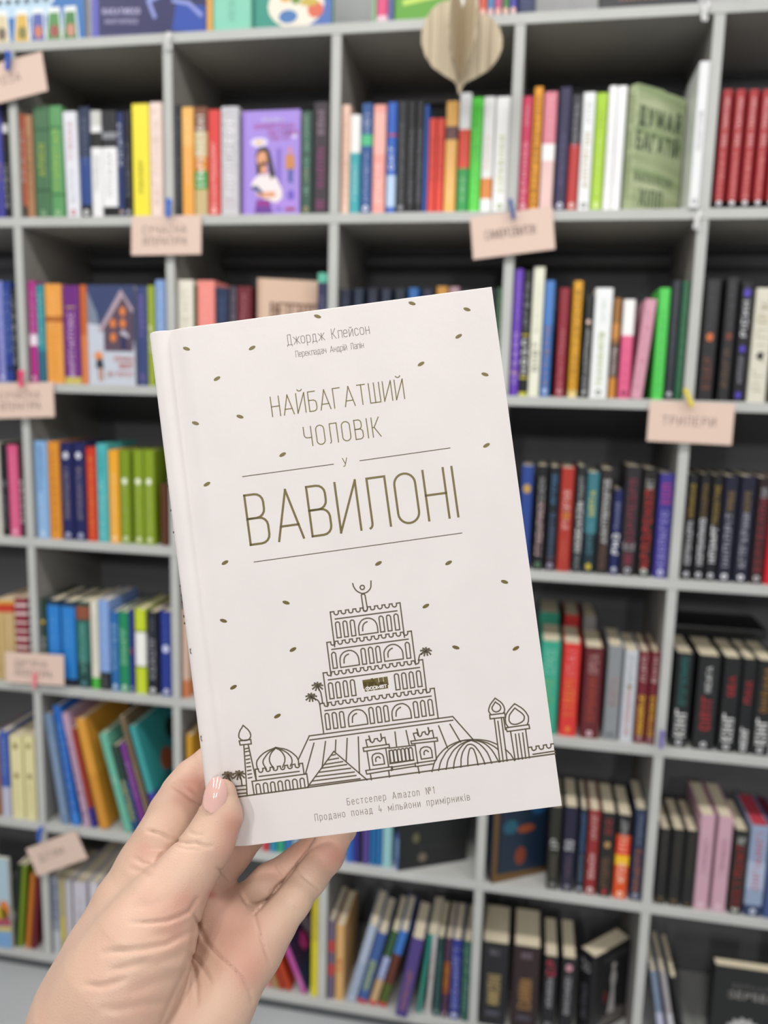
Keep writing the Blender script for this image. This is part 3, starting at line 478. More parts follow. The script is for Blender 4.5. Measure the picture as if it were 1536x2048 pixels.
["5E",12724,311,1983,1420,100,0,0,"1a1a1e","black book with a pink emblem","t:c08898:.84:.92:О:.7:6|t:b8b8bc:.3:.76:~8:.5:2|t:a8a8ac:.05:.12:~2:.6:2","",""],
["5E",13116,450,2048,1280,150,-45,0,"1c1c1f","thick black book with a pale figure turned outwards","t:c8c8cc:.78:.9:~2:.7:2|t:888890:.2:.6:~6:.4:1.4","tower",""],
["5F",14983,149,1986,1420,100,0,-11,"74849c","blue grey book leaning left","b:0:.5:b8bcd0","",""],
["5F",15228,127,2011,1420,100,0,-12,"a09ca0","pale grey book leaning left","b:0:.5:c4c4cc","",""],
["5F",15450,106,1939,1420,100,0,-12,"1c1c1e","thin black book leaning left","","",""],
["5F",15934,300,2341,1500,100,-90,0,"1d1e1f","black book facing out with a pale spiky ball","","virus",""],
["3Eb",11818,451,2296,1300,1580,0,0,"2c8c74","teal book standing behind in the second rank","","",""],
["3Eb",12382,335,2281,1300,1580,0,0,"b42c2c","red book standing behind in the second rank","","",""],
["3Eb",12806,288,2279,1300,1580,0,0,"8c8888","grey book standing behind in the second rank","","",""]
]
ART=[[5.6,0,[612,906,627,906,627,899,629,895,633,892,639,892,643,895,645,899,645,906,657,906,657,899,659,895,664,892,669,892,674,895,675,899,675,906,688,906,688,900,689,895,694,892,699,892,704,895,705,900,706,906,718,906,718,900,720,895,724,892,730,892,734,895,736,900,736,906,748,906,748,900,750,895,754,892,760,892,764,895,766,900,766,907,779,907,779,900,780,895,785,893,790,893,795,896,796,900,796,907,809,907,809,900,811,896,815,893,820,893,825,896,827,900,827,907,839,907,839,900,841,896,845,893,851,893,855,896,857,901,857,907,869,907,869,901,871,896,876,893,881,893,885,896,887,901,887,907,902,907]],[5.6,0,[612,906,612,763]],[5.6,0,[902,907,902,765]],[5.6,0,[629,875,885,876]],[5.6,1,[627,797,627,853,628,858,631,861,635,862,640,861,643,858,644,854,644,797]],[5.6,1,[658,797,658,854,659,858,662,861,666,862,670,861,673,858,674,854,674,797]],[5.6,1,[688,797,688,854,689,858,692,861,697,862,701,861,704,858,705,854,705,797]],[5.6,1,[719,797,719,822,721,834,727,846,735,855,746,860,758,862,770,860,781,855,790,846,795,835,797,823,797,798]],[5.6,0,[735,813,736,822,737,829,740,836,744,841,750,845,757,847]],[5.6,1,[808,798,808,855,809,859,812,862,816,863,820,862,823,859,825,855,825,798]],[5.6,1,[839,798,839,855,840,859,843,862,847,863,851,862,854,859,856,855,855,798]],[5.6,1,[870,798,870,855,871,859,874,862,878,864,883,862,886,859,887,855,887,798]],[5.6,0,[582,784,598,784,598,778,599,773,604,770,609,770,614,773,615,778,615,784,628,784,628,778,630,773,634,770,639,770,644,773,646,778,646,784,658,785,658,778,660,773,664,771,670,771,674,774,676,778,676,785,688,785,688,778,690,774,695,771,700,771,704,774,706,778,706,785,719,785,719,778,720,774,725,771,730,771,735,774,736,779,736,785,749,785,749,779,751,774,755,771,761,771,765,774,767,779,767,785,779,785,779,779,781,774,785,771,791,771,795,774,797,779,797,785,809,786,809,779,811,774,816,772,821,772,825,774,827,779,827,786,840,786,840,779,841,775,846,772,851,772,856,775,857,779,857,786,870,786,870,779,872,775,876,772,881,772,886,775,888,780,888,786,900,786,900,780,902,775,906,772,912,772,916,775,918,780,918,786,933,786]],[5.6,0,[582,784,582,646]],[5.6,0,[933,786,933,648]],[5.6,0,[599,753,916,755]],[5.6,1,[595,675,595,732,597,736,600,739,604,741,608,739,611,736,612,732,612,675]],[5.6,1,[626,675,626,700,628,713,633,724,642,733,653,738,665,740,677,739,688,733,697,724,702,713,704,701,704,676]],[5.6,0,[642,692,643,700,644,707,647,714,651,719,657,723,664,725]],[5.6,1,[717,676,717,733,718,737,722,740,726,741,730,740,733,737,734,733,734,676]],[5.6,1,[748,676,748,733,749,737,752,740,756,742,761,740,764,737,765,733,765,676]],[5.6,1,[778,676,778,733,780,737,783,741,787,742,791,741,794,738,795,733,795,677]],[5.6,1,[809,677,809,701,810,714,816,725,825,734,836,740,848,742,860,740,870,734,879,725,885,714,887,702,886,677]],[5.6,0,[825,693,825,702,826,709,829,715,834,720,840,724,846,726]],[5.6,1,[901,677,901,734,902,738,905,741,909,743,913,741,916,738,918,734,917,677]],[5.6,0,[551,662,567,662,567,655,569,651,573,648,579,648,583,651,585,655,585,662,598,662,598,656,599,651,604,648,609,648,614,651,615,656,615,662,628,662,628,656,630,651,634,648,639,648,644,651,646,656,646,662,658,662,658,656,660,651,664,648,670,648,674,651,676,656,676,663,688,663,688,656,690,651,694,649,700,649,704,652,706,656,706,663,719,663,719,656,720,652,725,649,730,649,735,652,736,656,736,663,749,663,749,657,750,652,755,649,760,649,765,652,766,657,766,663,779,663,779,657,781,652,785,649,791,649,795,652,797,657,797,663,809,663,809,657,811,652,815,649,821,650,825,652,827,657,827,664,839,664,839,657,841,653,845,650,851,650,855,653,857,657,857,664,870,664,870,657,871,653,876,650,881,650,886,653,887,657,887,664,900,664,900,658,901,653,906,650,911,650,916,653,917,658,917,664,930,664,930,658,932,653,936,650,942,650,946,653,948,658,948,664,964,664]],[5.6,0,[551,662,552,524]],[5.6,0,[964,664,963,527]],[5.6,0,[569,631,947,634]],[5.6,1,[566,553,566,610,567,614,571,617,575,618,579,617,582,614,583,610,583,553]],[5.6,1,[596,553,596,610,598,614,601,617,605,618,609,617,612,614,613,610,613,553]],[5.6,1,[627,554,627,610,628,614,631,618,635,619,639,618,642,615,643,610,643,554]],[5.6,1,[657,554,657,610,658,615,661,618,666,619,670,618,673,615,674,611,674,554]],[5.6,1,[840,555,840,612,841,616,844,619,848,620,853,619,856,616,857,612,857,555]],[5.6,1,[870,555,870,612,871,616,874,619,878,620,883,619,886,616,887,612,887,555]],[5.6,1,[900,555,901,612,902,616,905,619,909,621,913,619,916,616,917,612,917,556]],[5.6,1,[931,556,931,612,932,617,935,620,939,621,944,620,947,617,948,612,948,556]],[5.6,0,[521,539,539,539,539,533,540,528,545,525,550,525,555,528,556,533,556,539,569,539,569,533,570,528,575,525,580,525,585,528,586,533,586,539,599,540,599,533,601,528,605,526,611,526,615,529,617,533,617,540,629,540,629,533,631,529,635,526,641,526,645,529,647,533,647,540,659,540,659,534,661,529,665,526,671,526,675,529,677,534,677,540,690,540,690,534,691,529,696,526,701,526,706,529,707,534,707,540,720,540,720,534,721,529,726,526,731,527,736,529,737,534,737,541,750,541,750,534,752,530,756,527,761,527,766,530,768,534,768,541,780,541,780,534,782,530,786,527,792,527,796,530,798,535,798,541,810,541,810,535,812,530,816,527,822,527,826,530,828,535,828,541,840,541,840,535,842,530,847,527,852,527,856,530,858,535,858,541,871,542,871,535,872,530,877,528,882,528,887,531,888,535,888,542,901,542,901,535,902,531,907,528,912,528,917,531,918,535,918,542,931,542,931,535,933,531,937,528,942,528,947,531,949,536,949,542,961,542,961,536,963,531,967,528,973,528,977,531,979,536,979,542,996,542]],[5.6,0,[521,539,522,417]],[5.6,0,[996,542,996,420]],[5.6,0,[539,508,979,512]],[5.6,1,[536,431,536,487,537,491,540,495,544,496,548,495,551,492,552,487,552,431]],[5.6,1,[566,431,566,487,567,492,570,495,574,496,578,495,581,492,583,488,583,431]],[5.6,1,[596,431,596,488,597,492,600,495,605,496,609,495,612,492,613,488,613,431]],[5.6,1,[629,431,629,456,631,468,636,479,645,488,656,494,668,496,680,494,691,489,699,480,705,469,707,457,707,432]],[5.6,0,[645,447,646,456,647,463,649,470,654,475,660,479,666,480]],[5.6,1,[718,432,718,489,719,493,722,496,727,497,731,496,734,493,735,489,735,432]],[5.6,1,[749,432,749,489,750,493,753,496,757,497,761,496,764,493,766,489,766,432]],[5.6,1,[779,432,779,489,780,493,783,496,788,497,792,496,795,493,796,489,796,433]],[5.6,1,[810,433,810,457,812,470,818,481,827,490,837,495,849,497,861,496,872,490,881,481,886,470,888,458,888,433]],[5.6,0,[826,449,827,457,828,464,831,471,836,476,842,480,848,482]],[5.6,1,[902,433,902,490,903,494,906,497,910,498,915,497,918,494,919,490,919,433]],[5.6,1,[932,434,932,490,934,494,937,497,941,499,945,497,948,494,949,490,949,434]],[5.6,1,[963,434,963,490,964,495,967,498,971,499,976,498,979,495,980,490,980,434]],[5.6,0,[719,1010,720,1006,720,1001,721,997,723,993,725,988,728,983,731,979,735,975,739,972,744,969,749,966,754,965,759,965,764,965,770,967,775,969,779,972,783,975,787,979,790,984,792,990,793,997,794,1004,795,1011]],[5.6,1,[765,988,763,984,760,981,755,981,751,982,748,986,747,991,749,995,753,998,757,998,762,997,764,993]],[5.6,0,[748,959,753,962,759,962,763,957,766,900,762,892,755,890,749,894,748,959]],[5.6,0,[462,414,406,326]],[5.6,0,[462,414,1056,418,1127,314]],[5.6,0,[462,397,1054,403]],[5.6,0,[477,382,427,263]],[5.6,0,[525,383,498,281]],[5.6,0,[568,383,559,333]],[5.6,0,[615,384,599,292]],[5.6,0,[661,384,647,238]],[5.6,0,[813,385,812,328]],[5.6,0,[859,385,864,326]],[5.6,0,[994,387,1018,294]],[5.6,0,[1041,388,1074,311]],[6.16,0,[94,204,1451,215]],[5.6,0,[197,491,193,486,189,480,184,475,181,470,178,465,176,460,175,456,174,452,174,448,174,444,176,441,178,438,181,435,186,432,190,430,195,429,200,429,205,429,210,430,214,432,217,435,220,438,222,442,223,446,223,451,222,457,220,462,217,468,213,474,208,479,203,485,197,491]],[5.6,1,[173,430,221,430,221,412,175,413]],[5.6,0,[190,411,178,207]],[5.6,0,[208,411,222,265]],[5.6,0,[193,395,207,396]],[5.6,0,[193,383,207,384]],[5.6,0,[193,366,207,367]],[5.6,0,[193,351,206,352]],[5.6,0,[193,336,206,337]],[5.6,0,[192,321,206,321]],[5.6,0,[192,305,206,306]],[5.6,0,[192,290,206,291]],[5.6,0,[192,275,206,276]],[5.6,0,[107,249,177,247]],[5.6,0,[105,234,177,231]],[5.6,0,[103,219,176,216]],[7,0,[156,293,145,301,134,300]],[7,0,[156,293,145,293,134,284]],[7,0,[156,293,151,306,145,308]],[7,0,[156,293,158,306,158,309]],[7,0,[156,293,165,303,172,304]],[7,0,[156,293,167,290,175,279]],[7,0,[156,293,169,298,179,294]],[7,0,[156,293,159,288,161,276]],[7,0,[156,293,151,289,146,276]],[5.6,0,[157,284,158,281,159,278,161,274,162,270,162,265,162,260,162,254,162,249]],[7,0,[109,295,99,304,89,302]],[7,0,[109,295,99,295,89,287]],[7,0,[109,295,104,308,99,310]],[7,0,[109,295,111,308,111,310]],[7,0,[109,295,118,306,124,305]],[7,0,[109,295,120,293,127,282]],[7,0,[109,295,122,301,131,296]],[7,0,[109,295,112,291,114,279]],[7,0,[109,295,105,292,100,280]],[5.6,0,[110,289,111,286,114,283,115,280,117,276,117,271,117,265,117,258,117,252]],[7,0,[521,610,511,618,501,617]],[7,0,[521,610,511,610,501,603]],[7,0,[521,610,516,622,511,625]],[7,0,[521,610,523,623,523,626]],[7,0,[521,610,530,620,536,621]],[7,0,[521,610,531,608,539,598]],[7,0,[521,610,533,615,542,612]],[7,0,[521,610,524,606,526,596]],[7,0,[521,610,517,606,512,596]],[5.6,0,[524,602,526,597,528,593,530,587,532,581,532,572,533,561,533,550,533,540]],[7,0,[490,569,479,577,470,576]],[7,0,[490,569,479,569,469,562]],[7,0,[490,569,485,581,480,584]],[7,0,[490,569,491,582,492,585]],[7,0,[490,569,498,579,504,580]],[7,0,[490,569,500,567,507,557]],[7,0,[490,569,502,574,511,571]],[7,0,[490,569,493,565,494,554]],[7,0,[490,569,485,565,481,555]],[5.6,0,[497,564,502,562,506,560,510,558,514,555,517,551,519,546,520,542,522,537]],[7,0,[982,695,971,702,962,701]],[7,0,[982,695,971,695,962,687]],[7,0,[982,695,977,707,972,709]],[7,0,[982,695,984,707,984,710]],[7,0,[982,695,990,704,996,705]],[7,0,[982,695,992,692,999,682]],[7,0,[982,695,994,700,1003,696]],[7,0,[982,695,985,691,986,680]],[7,0,[982,695,977,691,973,680]],[5.6,0,[974,692,970,690,965,690,960,688,956,686,953,681,951,676,949,670,947,664]],[5.6,0,[318,384,306,381,293,378,281,374,269,369,258,362,249,355,242,348,236,341,233,333,232,325,233,316,234,307]],[5.6,0,[318,383,308,378,299,374,290,369,281,362,274,355,268,348,263,342,260,335,259,328,262,319,266,310,270,301]],[5.6,0,[318,383,312,377,305,372,299,366,294,359,291,353,288,346,287,339,287,331,289,324,292,316,297,308,301,301]],[5.6,0,[318,383,325,378,332,374,338,368,343,361,347,353,350,345,351,338,350,331,349,324,345,316,341,309,337,301]],[5.6,0,[318,384,332,377,346,370,357,362,365,355,371,347,376,339,378,332,379,324,378,317,376,312,372,307,369,302]],[5.6,0,[319,385,334,380,349,376,363,370,375,362,385,353,393,344,399,337,402,330,404,324,405,317,404,309,403,302]],[5.6,0,[224,307,237,307,237,300,239,295,243,292,249,292,253,295,255,300,255,307,267,307,267,300,269,295,273,292,279,292,284,295,285,300,286,307,298,307,298,300,299,295,304,292,309,292,314,295,316,300,316,307,328,307,328,300,330,295,334,292,340,292,344,295,346,300,346,307,358,307,358,300,360,295,364,292,370,292,375,295,376,300,377,307,389,307,389,300,390,295,395,292,400,292,405,295,407,300,407,307,420,307]],[5.6,0,[224,307,223,263]],[5.6,0,[420,307,421,262]],[5.6,0,[237,276,402,276]],[5.6,0,[207,208,205,260,432,262,433,212]],[5.6,0,[218,207,218,239,219,243,222,246,227,247,231,246,234,243,235,239,236,207]],[5.6,0,[249,207,249,239,250,243,253,246,257,247,262,246,265,243,266,239,266,207]],[5.6,0,[279,207,279,239,280,243,283,246,288,247,292,246,295,243,296,239,296,207]],[5.6,0,[310,207,309,239,311,243,314,246,318,247,322,246,326,243,327,239,327,207]],[5.6,0,[340,207,340,239,341,243,344,246,349,247,353,246,356,243,357,239,357,207]],[5.6,0,[370,207,370,239,371,243,375,246,379,247,383,246,386,243,388,239,388,207]],[5.6,0,[401,207,401,239,402,243,405,246,409,247,414,246,417,243,418,239,418,207]],[5.6,0,[427,207,554,339,674,207]],[5.6,0,[541,324,558,325]],[5.6,0,[526,307,569,309]],[5.6,0,[512,291,584,293]],[5.6,0,[497,277,599,279]],[5.6,0,[484,262,613,262]],[5.6,0,[468,246,626,245]],[5.6,0,[452,230,631,230]],[5.6,0,[437,214,646,215]],[5.6,0,[693,340,690,368,705,369,708,360,715,354,722,358,726,368,738,368,740,360,747,355,754,360,756,368,769,369,771,341]],[6.5,0,[705,382,709,361]],[6.5,0,[754,384,755,365]],[5.6,1,[675,338,782,339,783,326,676,323]],[5.6,0,[689,321,691,247]],[5.6,0,[767,325,769,247]],[5.6,1,[707,262,706,293,711,304,724,309,738,308,749,302,753,292,754,262]],[5.6,0,[720,277,720,280,720,283,720,286,721,289,723,291,726,293,729,294,731,294,734,294,736,292,737,290,739,288]],[5.6,1,[674,245,783,247,784,234,676,230]],[5.6,0,[691,227,692,205]],[5.6,0,[767,231,767,207]],[5.6,0,[780,323,883,322]],[5.6,0,[779,313,776,260,875,262]],[5.6,1,[780,263,780,307,781,311,784,313,787,314,791,314,793,311,794,308,794,263]],[5.6,1,[796,263,796,308,797,311,800,314,803,314,807,314,809,311,810,308,810,263]],[5.6,1,[812,263,812,308,813,311,816,314,819,315,823,314,825,311,826,308,826,263]],[5.6,1,[828,263,828,308,829,311,832,314,835,315,839,314,841,311,842,308,842,263]],[5.6,1,[844,263,844,308,845,311,848,314,851,315,855,314,857,311,858,308,858,263]],[5.6,1,[860,263,860,308,861,311,864,314,867,315,871,314,873,311,874,308,874,263]],[5.6,0,[783,245,873,247]],[5.6,0,[784,234,877,237]],[5.6,0,[780,245,779,232]],[5.6,0,[891,345,887,370,902,371,905,360,912,354,919,358,924,370,935,371,937,361,945,357,951,364,952,371,966,372,968,342]],[6.5,0,[904,385,907,363]],[6.5,0,[950,385,952,367]],[5.6,1,[873,340,981,341,982,327,874,329]],[5.6,0,[888,328,889,247]],[5.6,0,[968,327,967,253]],[5.6,1,[906,262,904,293,910,305,923,310,937,309,948,303,952,292,952,263]],[5.6,0,[920,279,920,282,920,285,920,287,921,290,923,292,925,294,927,295,930,295,932,295,934,293,936,291,938,289]],[5.6,0,[963,250,878,249,879,235,951,237]],[5.6,0,[888,233,890,207]],[5.6,0,[943,207,948,220,953,233,960,246,970,260,983,273,997,285,1014,296,1034,305,1054,311,1074,315,1096,316,1117,315,1138,313,1160,309,1179,304,1194,298,1207,291,1220,283]],[5.6,0,[1252,258,1259,251,1265,243,1271,236,1275,227,1279,218,1283,209]],[5.6,0,[970,208,975,221,980,235,987,248,997,261,1008,275,1021,287,1038,298,1056,307,1073,314,1089,316,1103,316,1117,315]],[5.6,0,[1001,209,1006,222,1010,236,1016,249,1025,261,1034,273,1045,284,1057,292,1070,300,1082,305,1094,309,1105,311,1117,313]],[5.6,0,[1032,209,1035,222,1038,234,1043,246,1049,258,1056,270,1064,281,1073,290,1082,298,1091,304,1100,308,1108,310,1117,312]],[5.6,0,[1062,210,1065,226,1067,242,1072,256,1078,270,1087,282,1095,291,1101,296,1108,297,1115,297,1121,294,1128,289,1134,281,1141,269,1148,255,1153,241,1157,230,1159,220,1161,210]],[5.6,0,[1091,211,1093,225,1095,240,1098,253,1102,265,1106,275,1110,281,1115,282,1120,279,1124,274,1126,266,1128,257,1130,247,1131,235,1132,223,1133,210]],[5.6,0,[1117,313,1127,308,1138,302,1148,295,1159,283,1169,269,1177,255,1182,240,1186,225,1189,210]],[5.6,0,[1117,315,1133,310,1149,305,1163,298,1176,288,1187,276,1197,262,1205,246,1212,228,1219,211]],[5.6,0,[1136,312,1152,306,1168,300,1182,294,1194,286,1205,278,1213,271,1217,267,1219,265,1220,263]],[5.6,0,[1238,470,1232,464,1225,457,1219,451,1214,445,1211,439,1208,433,1206,427,1205,422,1206,418,1208,414,1210,410,1212,407]],[5.6,0,[1238,470,1245,464,1252,458,1258,452,1263,446,1266,440,1269,433,1270,426,1271,421,1270,417,1269,413,1267,410,1265,407]],[5.6,1,[1207,405,1269,405,1270,388,1207,389]],[5.6,0,[1237,455,1233,450,1228,444,1224,439,1221,435,1220,430,1221,426,1222,423,1224,420,1227,417,1230,416,1234,414,1238,414,1242,415,1246,416,1249,418,1252,420,1254,423,1256,427,1256,432,1255,436,1252,441,1248,445,1242,450,1237,455]],[5.6,0,[1224,388,1223,211]],[5.6,0,[1237,375,1237,211]],[5.6,0,[1253,389,1253,211]],[5.6,0,[1262,388,1263,338]],[5.6,0,[1314,437,1306,431,1299,425,1291,418,1285,412,1280,406,1275,400,1272,394,1270,387,1268,381,1268,374,1268,367,1268,361,1270,357,1272,353,1274,349,1276,346]],[5.6,0,[1314,437,1322,432,1329,426,1337,420,1343,414,1349,407,1354,400,1358,392,1361,385,1363,379,1363,372,1362,367,1361,361,1360,357,1358,354,1356,351,1355,348]],[5.6,1,[1266,345,1361,346,1362,330,1269,329]],[5.6,0,[1313,420,1306,414,1299,407,1293,401,1288,395,1285,388,1284,382,1283,376,1283,371,1285,367,1287,363,1290,359,1294,357,1299,355,1306,354,1312,354,1318,355,1325,357,1331,359,1337,362,1342,366,1345,371,1346,376,1347,381,1344,388,1339,395,1331,403,1321,412,1313,420]],[5.6,0,[1283,328,1286,211]],[5.6,0,[1345,330,1345,212]],[5.6,0,[1301,314,1300,212]],[5.6,0,[1315,314,1316,211]],[5.6,0,[1331,315,1330,212]],[5.6,0,[1350,254,1360,254,1360,247,1361,242,1366,239,1371,240,1376,243,1378,247,1378,255,1390,255,1390,248,1392,243,1396,240,1402,240,1407,243,1408,248,1408,255,1421,256,1421,248,1423,244,1427,241,1433,241,1437,244,1439,249,1439,256,1449,256]],[5.6,0,[1362,224,1452,226]],[3.6,0,[323,1508,703,1510]],[3.6,0,[814,1510,1190,1514]],[3.6,0,[326,1151,1192,1159]]]
SEED=[[157,2068,0],[429,2035,1],[716,2130,0],[1113,2132,0],[1336,2077,0],[1287,1970,1],[1117,1876,1],[1374,1798,0],[268,1927,1],[156,1754,0],[343,1757,0],[499,1577,1],[1341,1505,1],[172,1496,1],[835,1079,1],[206,1164,1],[1122,1044,1],[1340,937,0],[436,968,0],[1006,880,1],[170,927,0],[440,773,1],[1106,696,0],[1350,661,1],[177,651,1],[342,511,1]]
TX=[["Джордж Клейсон",[577,2027],[922,2030],42,2.6,1],["Перекладач Андрій Лапін",[606,1973],[890,1975],25,2.0,1],["НАЙБАГАТШИЙ",[478,1739],[1031,1742],82,4.3,0],["ЧОЛОВІК",[598,1598],[914,1600],80,4.3,0],["у",[743,1503],[775,1503],36,3.4,0],["ВАВИЛОНІ",[321,1223],[1187,1229],206,9.2,0],["Бестселер Amazon №1",[582,115],[941,118],27,2.3,1],["Продано понад 4 мільйони примірників",[443,68],[1081,73],27,2.3,1]]
LOGO=[[711,605],[809,606],[809,566],[712,564]]
CARDS=[["ПРОЗА",0.0061,2.1305,0.1849,0.0821,10.2],["СУЧАСНА/ЛІТЕРАТУРА",0.3558,1.8077,0.1587,0.0807,0.7],["САМОРОЗВИТОК",1.084,1.8061,0.1596,0.0822,7.0],["СУЧАСНА/ЛІТЕРАТУРА",-0.0016,1.4498,0.1751,0.0784,3.3],["ТРИЛЕРИ",1.4458,1.4474,0.1583,0.0797,-0.9],["ДИТЯЧА/ЛІТЕРАТУРА",0.0027,0.8141,0.1549,0.0742,1.8],["ДІТЯМ",0.0417,0.3407,0.1531,0.0748,26.3]]
CLIPS=[["2c5cc0","blue",0.0057,2.166,8],["2c6cd4","blue",0.3661,1.8618,3],["2c4c94","dark blue",1.0813,1.8502,-14],["f05080","hot pink",0.0047,1.4991,4],["e8d43c","yellow",1.4374,1.4957,-26],["f09098","pale pink",0.0067,0.787,2],["2c64c8","blue",0.0027,0.3909,8],["7060b0","violet",1.4398,0.7953,2]]

# ------------------------------------------------------------------ the room
def plane(name, vs, m, **k):
    b = MB(); b.add(vs, [(0, 1, 2, 3)], m); o = b.build(name); tag(o, kind='structure', **k); return o
plane('floor', [(-4, -6, 0), (6, -6, 0), (6, .34, 0), (-4, .34, 0)], mat('a9adaf', 0.55, 'floor', mott=(2.2, .10), bump=(30, .1, .002)))
plane('wall_back', [(-4, .335, 0), (6, .335, 0), (6, .335, 3), (-4, .335, 3)], mat('d4d5d6', 0.8, 'wall', mott=(1.5, .03)))
plane('ceiling', [(-4, -6, 3), (-4, .34, 3), (6, .34, 3), (6, -6, 3)], mat('d8d8d6', 0.9, 'ceiling'))
plane('wall_left', [(-4, -6, 0), (-4, .335, 0), (-4, .335, 3), (-4, -6, 3)], mat('b8b8b8', 0.8, 'wall2'))
# ------------------------------------------------------------------ shelving
ZT = 2.2; P_ = .36; DEP = .30; TH = .02
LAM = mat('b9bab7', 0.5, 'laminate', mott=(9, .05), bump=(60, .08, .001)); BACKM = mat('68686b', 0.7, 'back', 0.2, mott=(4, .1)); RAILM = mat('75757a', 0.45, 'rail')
LAM_SHADE = mat('8e8c88', 0.6, 'laminate_shaded', mott=(7, .10))  # same laminate, darkened to carry the shade inside the cells
rack = tag(empty('shelving_unit', (0, 0, 0)), 'tall grey laminate bookcase of open square cells with a black back', 'bookcase')
XL, XR = -.36 - TH / 2, 1.80 + TH / 2
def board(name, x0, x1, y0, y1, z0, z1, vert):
    b = MB(); b.box(x0, x1, y0, y1, z0, z1, LAM_SHADE)
    b.mats.append(LAM); b.m[2] = 1                      # lit laminate on front edge and tops; the rest has shade in its colour
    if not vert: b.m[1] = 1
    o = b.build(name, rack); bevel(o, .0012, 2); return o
for r in range(7):
    x0 = XL
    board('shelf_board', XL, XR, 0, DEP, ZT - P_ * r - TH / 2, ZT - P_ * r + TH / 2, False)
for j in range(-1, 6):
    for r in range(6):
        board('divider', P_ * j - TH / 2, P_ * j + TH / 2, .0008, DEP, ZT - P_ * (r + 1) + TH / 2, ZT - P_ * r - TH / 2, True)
for j in range(-1, 5):
    for r in range(6):
        b = MB(); b.box(P_ * j + TH / 2, P_ * (j + 1) - TH / 2, DEP - .006, DEP, ZT - P_ * (r + 1) + TH / 2, ZT - P_ * r - TH / 2, BACKM); b.build('back_panel', rack)
        if r < 2:
            b = MB(); b.box(P_ * j + TH / 2, P_ * (j + 1) - TH / 2, DEP - .03, DEP - .006, ZT - P_ * r - TH / 2 - .045, ZT - P_ * r - TH / 2 - .022, RAILM); bevel(b.build('back_rail', rack), .003)
b = MB(); b.box(XL + .01, XR - .01, .012, DEP - .02, 0.0, ZT - P_ * 6 - TH / 2, mat('55585a', .6, 'plinth')); b.build('plinth', rack)
# ------------------------------------------------------------------ books
ORD = ['', 'first', 'second', 'third', 'fourth', 'fifth', 'sixth', 'seventh', 'eighth', 'ninth', 'tenth', 'eleventh', 'twelfth', 'thirteenth', 'fourteenth', 'fifteenth', 'sixteenth', 'seventeenth']
ROWN = ['top row', 'second row', 'third row', 'fourth row', 'fifth row', 'bottom row']
COLN = {'A': 'leftmost column', 'B': 'second column', 'C': 'third column', 'D': 'fourth column', 'E': 'fifth column', 'F': 'rightmost column'}
def cover_mesh(t, H, D, col, ops, hard=True, bandcols=()):
    """case of a book: spine at y=0, front board at x=t; bands run round it"""
    b = MB(); c = min(.0022 if hard else .0008, t * .22); r = min(.0035, t * .3)
    out = [(0, D), (0, r), (r * .3, r * .3), (r, 0), (t - r, 0), (t - r * .3, r * .3), (t, r), (t, D)]
    inn = [(c, D), (c, r + c), (c + r * .2, c + r * .2), (r + c * .3, c), (t - r - c * .3, c), (t - c - r * .2, c + r * .2), (t - c, r + c), (t - c, D)]
    zs = {0.0, 1.0}
    for z0, z1, _ in bandcols: zs.add(max(0, z0)); zs.add(min(1, z1))
    zs = sorted(zs); base = mat(col, .38, '', .45)
    n = 8
    for k in range(len(zs) - 1):
        mid = (zs[k] + zs[k + 1]) / 2; m = base
        for z0, z1, h in bandcols:
            if z0 <= mid <= z1: m = mat(h, .38, '', .45)
        z0, z1 = zs[k] * H, zs[k + 1] * H
        vs = [(x, y, z0) for x, y in out] + [(x, y, z1) for x, y in out] + [(x, y, z0) for x, y in inn] + [(x, y, z1) for x, y in inn]
        fs = [(i, i + 1, n + i + 1, n + i) for i in range(n - 1)] + [(3 * n + i, 3 * n + i + 1, 2 * n + i + 1, 2 * n + i) for i in range(n - 1)]
        fs += [(0, n, 3 * n, 2 * n), (n - 1, 3 * n - 1, 4 * n - 1, 2 * n - 1)]
        if k == 0: fs += [(i + 1, i, 2 * n + i, 2 * n + i + 1) for i in range(n - 1)]
        if k == len(zs) - 2: fs += [(n + i, n + i + 1, 3 * n + i + 1, 3 * n + i) for i in range(n - 1)]
        b.add(vs, fs, m)
    return b
def spine_print(b, t, H, ops):
    e = -.0004
    for op in ops:
        p = op.split(':')
        if p[0] == 't':
            col, z0, z1 = p[1], float(p[2]) * H, float(p[3]) * H
            s = p[4]; size = float(p[5]) if len(p) > 5 else .6; wt = float(p[6]) if len(p) > 6 else 1.2
            if s[0] == '~': s = ''.join(rnd.choice(SCR) for _ in range(int(s[1:])))
            cap = t * .62 * min(size, 1.25); wd = min(wt * .00085, cap * .3); m = mat(col, .4, 'ink')
            if s == 'О':
                R_ = min(cap * .8, (z1 - z0) * .6); cx, cz = t / 2, (z0 + z1) / 2
                b.add([(cx + R_ * .8 * math.cos(a * math.pi / 5), e, cz + R_ * math.sin(a * math.pi / 5)) for a in range(10)], [tuple(range(10))], m)
                continue
            for pl in layout(s, cap, z1 - z0):
                ribbon(b, pl, wd, lambda x, y: (t / 2 + cap / 2 - y, e, z0 + x), m)
        elif p[0] == 'd':
            R_ = min(t * .26, .006); m = mat(p[1], .4, 'ink')
            pl = arc(0, 0, R_ * .7, R_ * .7, 0, 330, 9)
            ribbon(b, pl, R_ * .55, lambda x, y: (t / 2 + x, e, .011 + y), m)
def poly(b, pts, col, lay, fn, key='ink'):
    b.add([fn(x, y, lay) for x, y in pts], [tuple(range(len(pts)))], mat(col, .4, key))
def ell(cx, cy, rx, ry, n=18, a0=0): return [(cx + rx * math.cos(2 * math.pi * i / n + a0), cy + ry * math.sin(2 * math.pi * i / n + a0)) for i in range(n)]
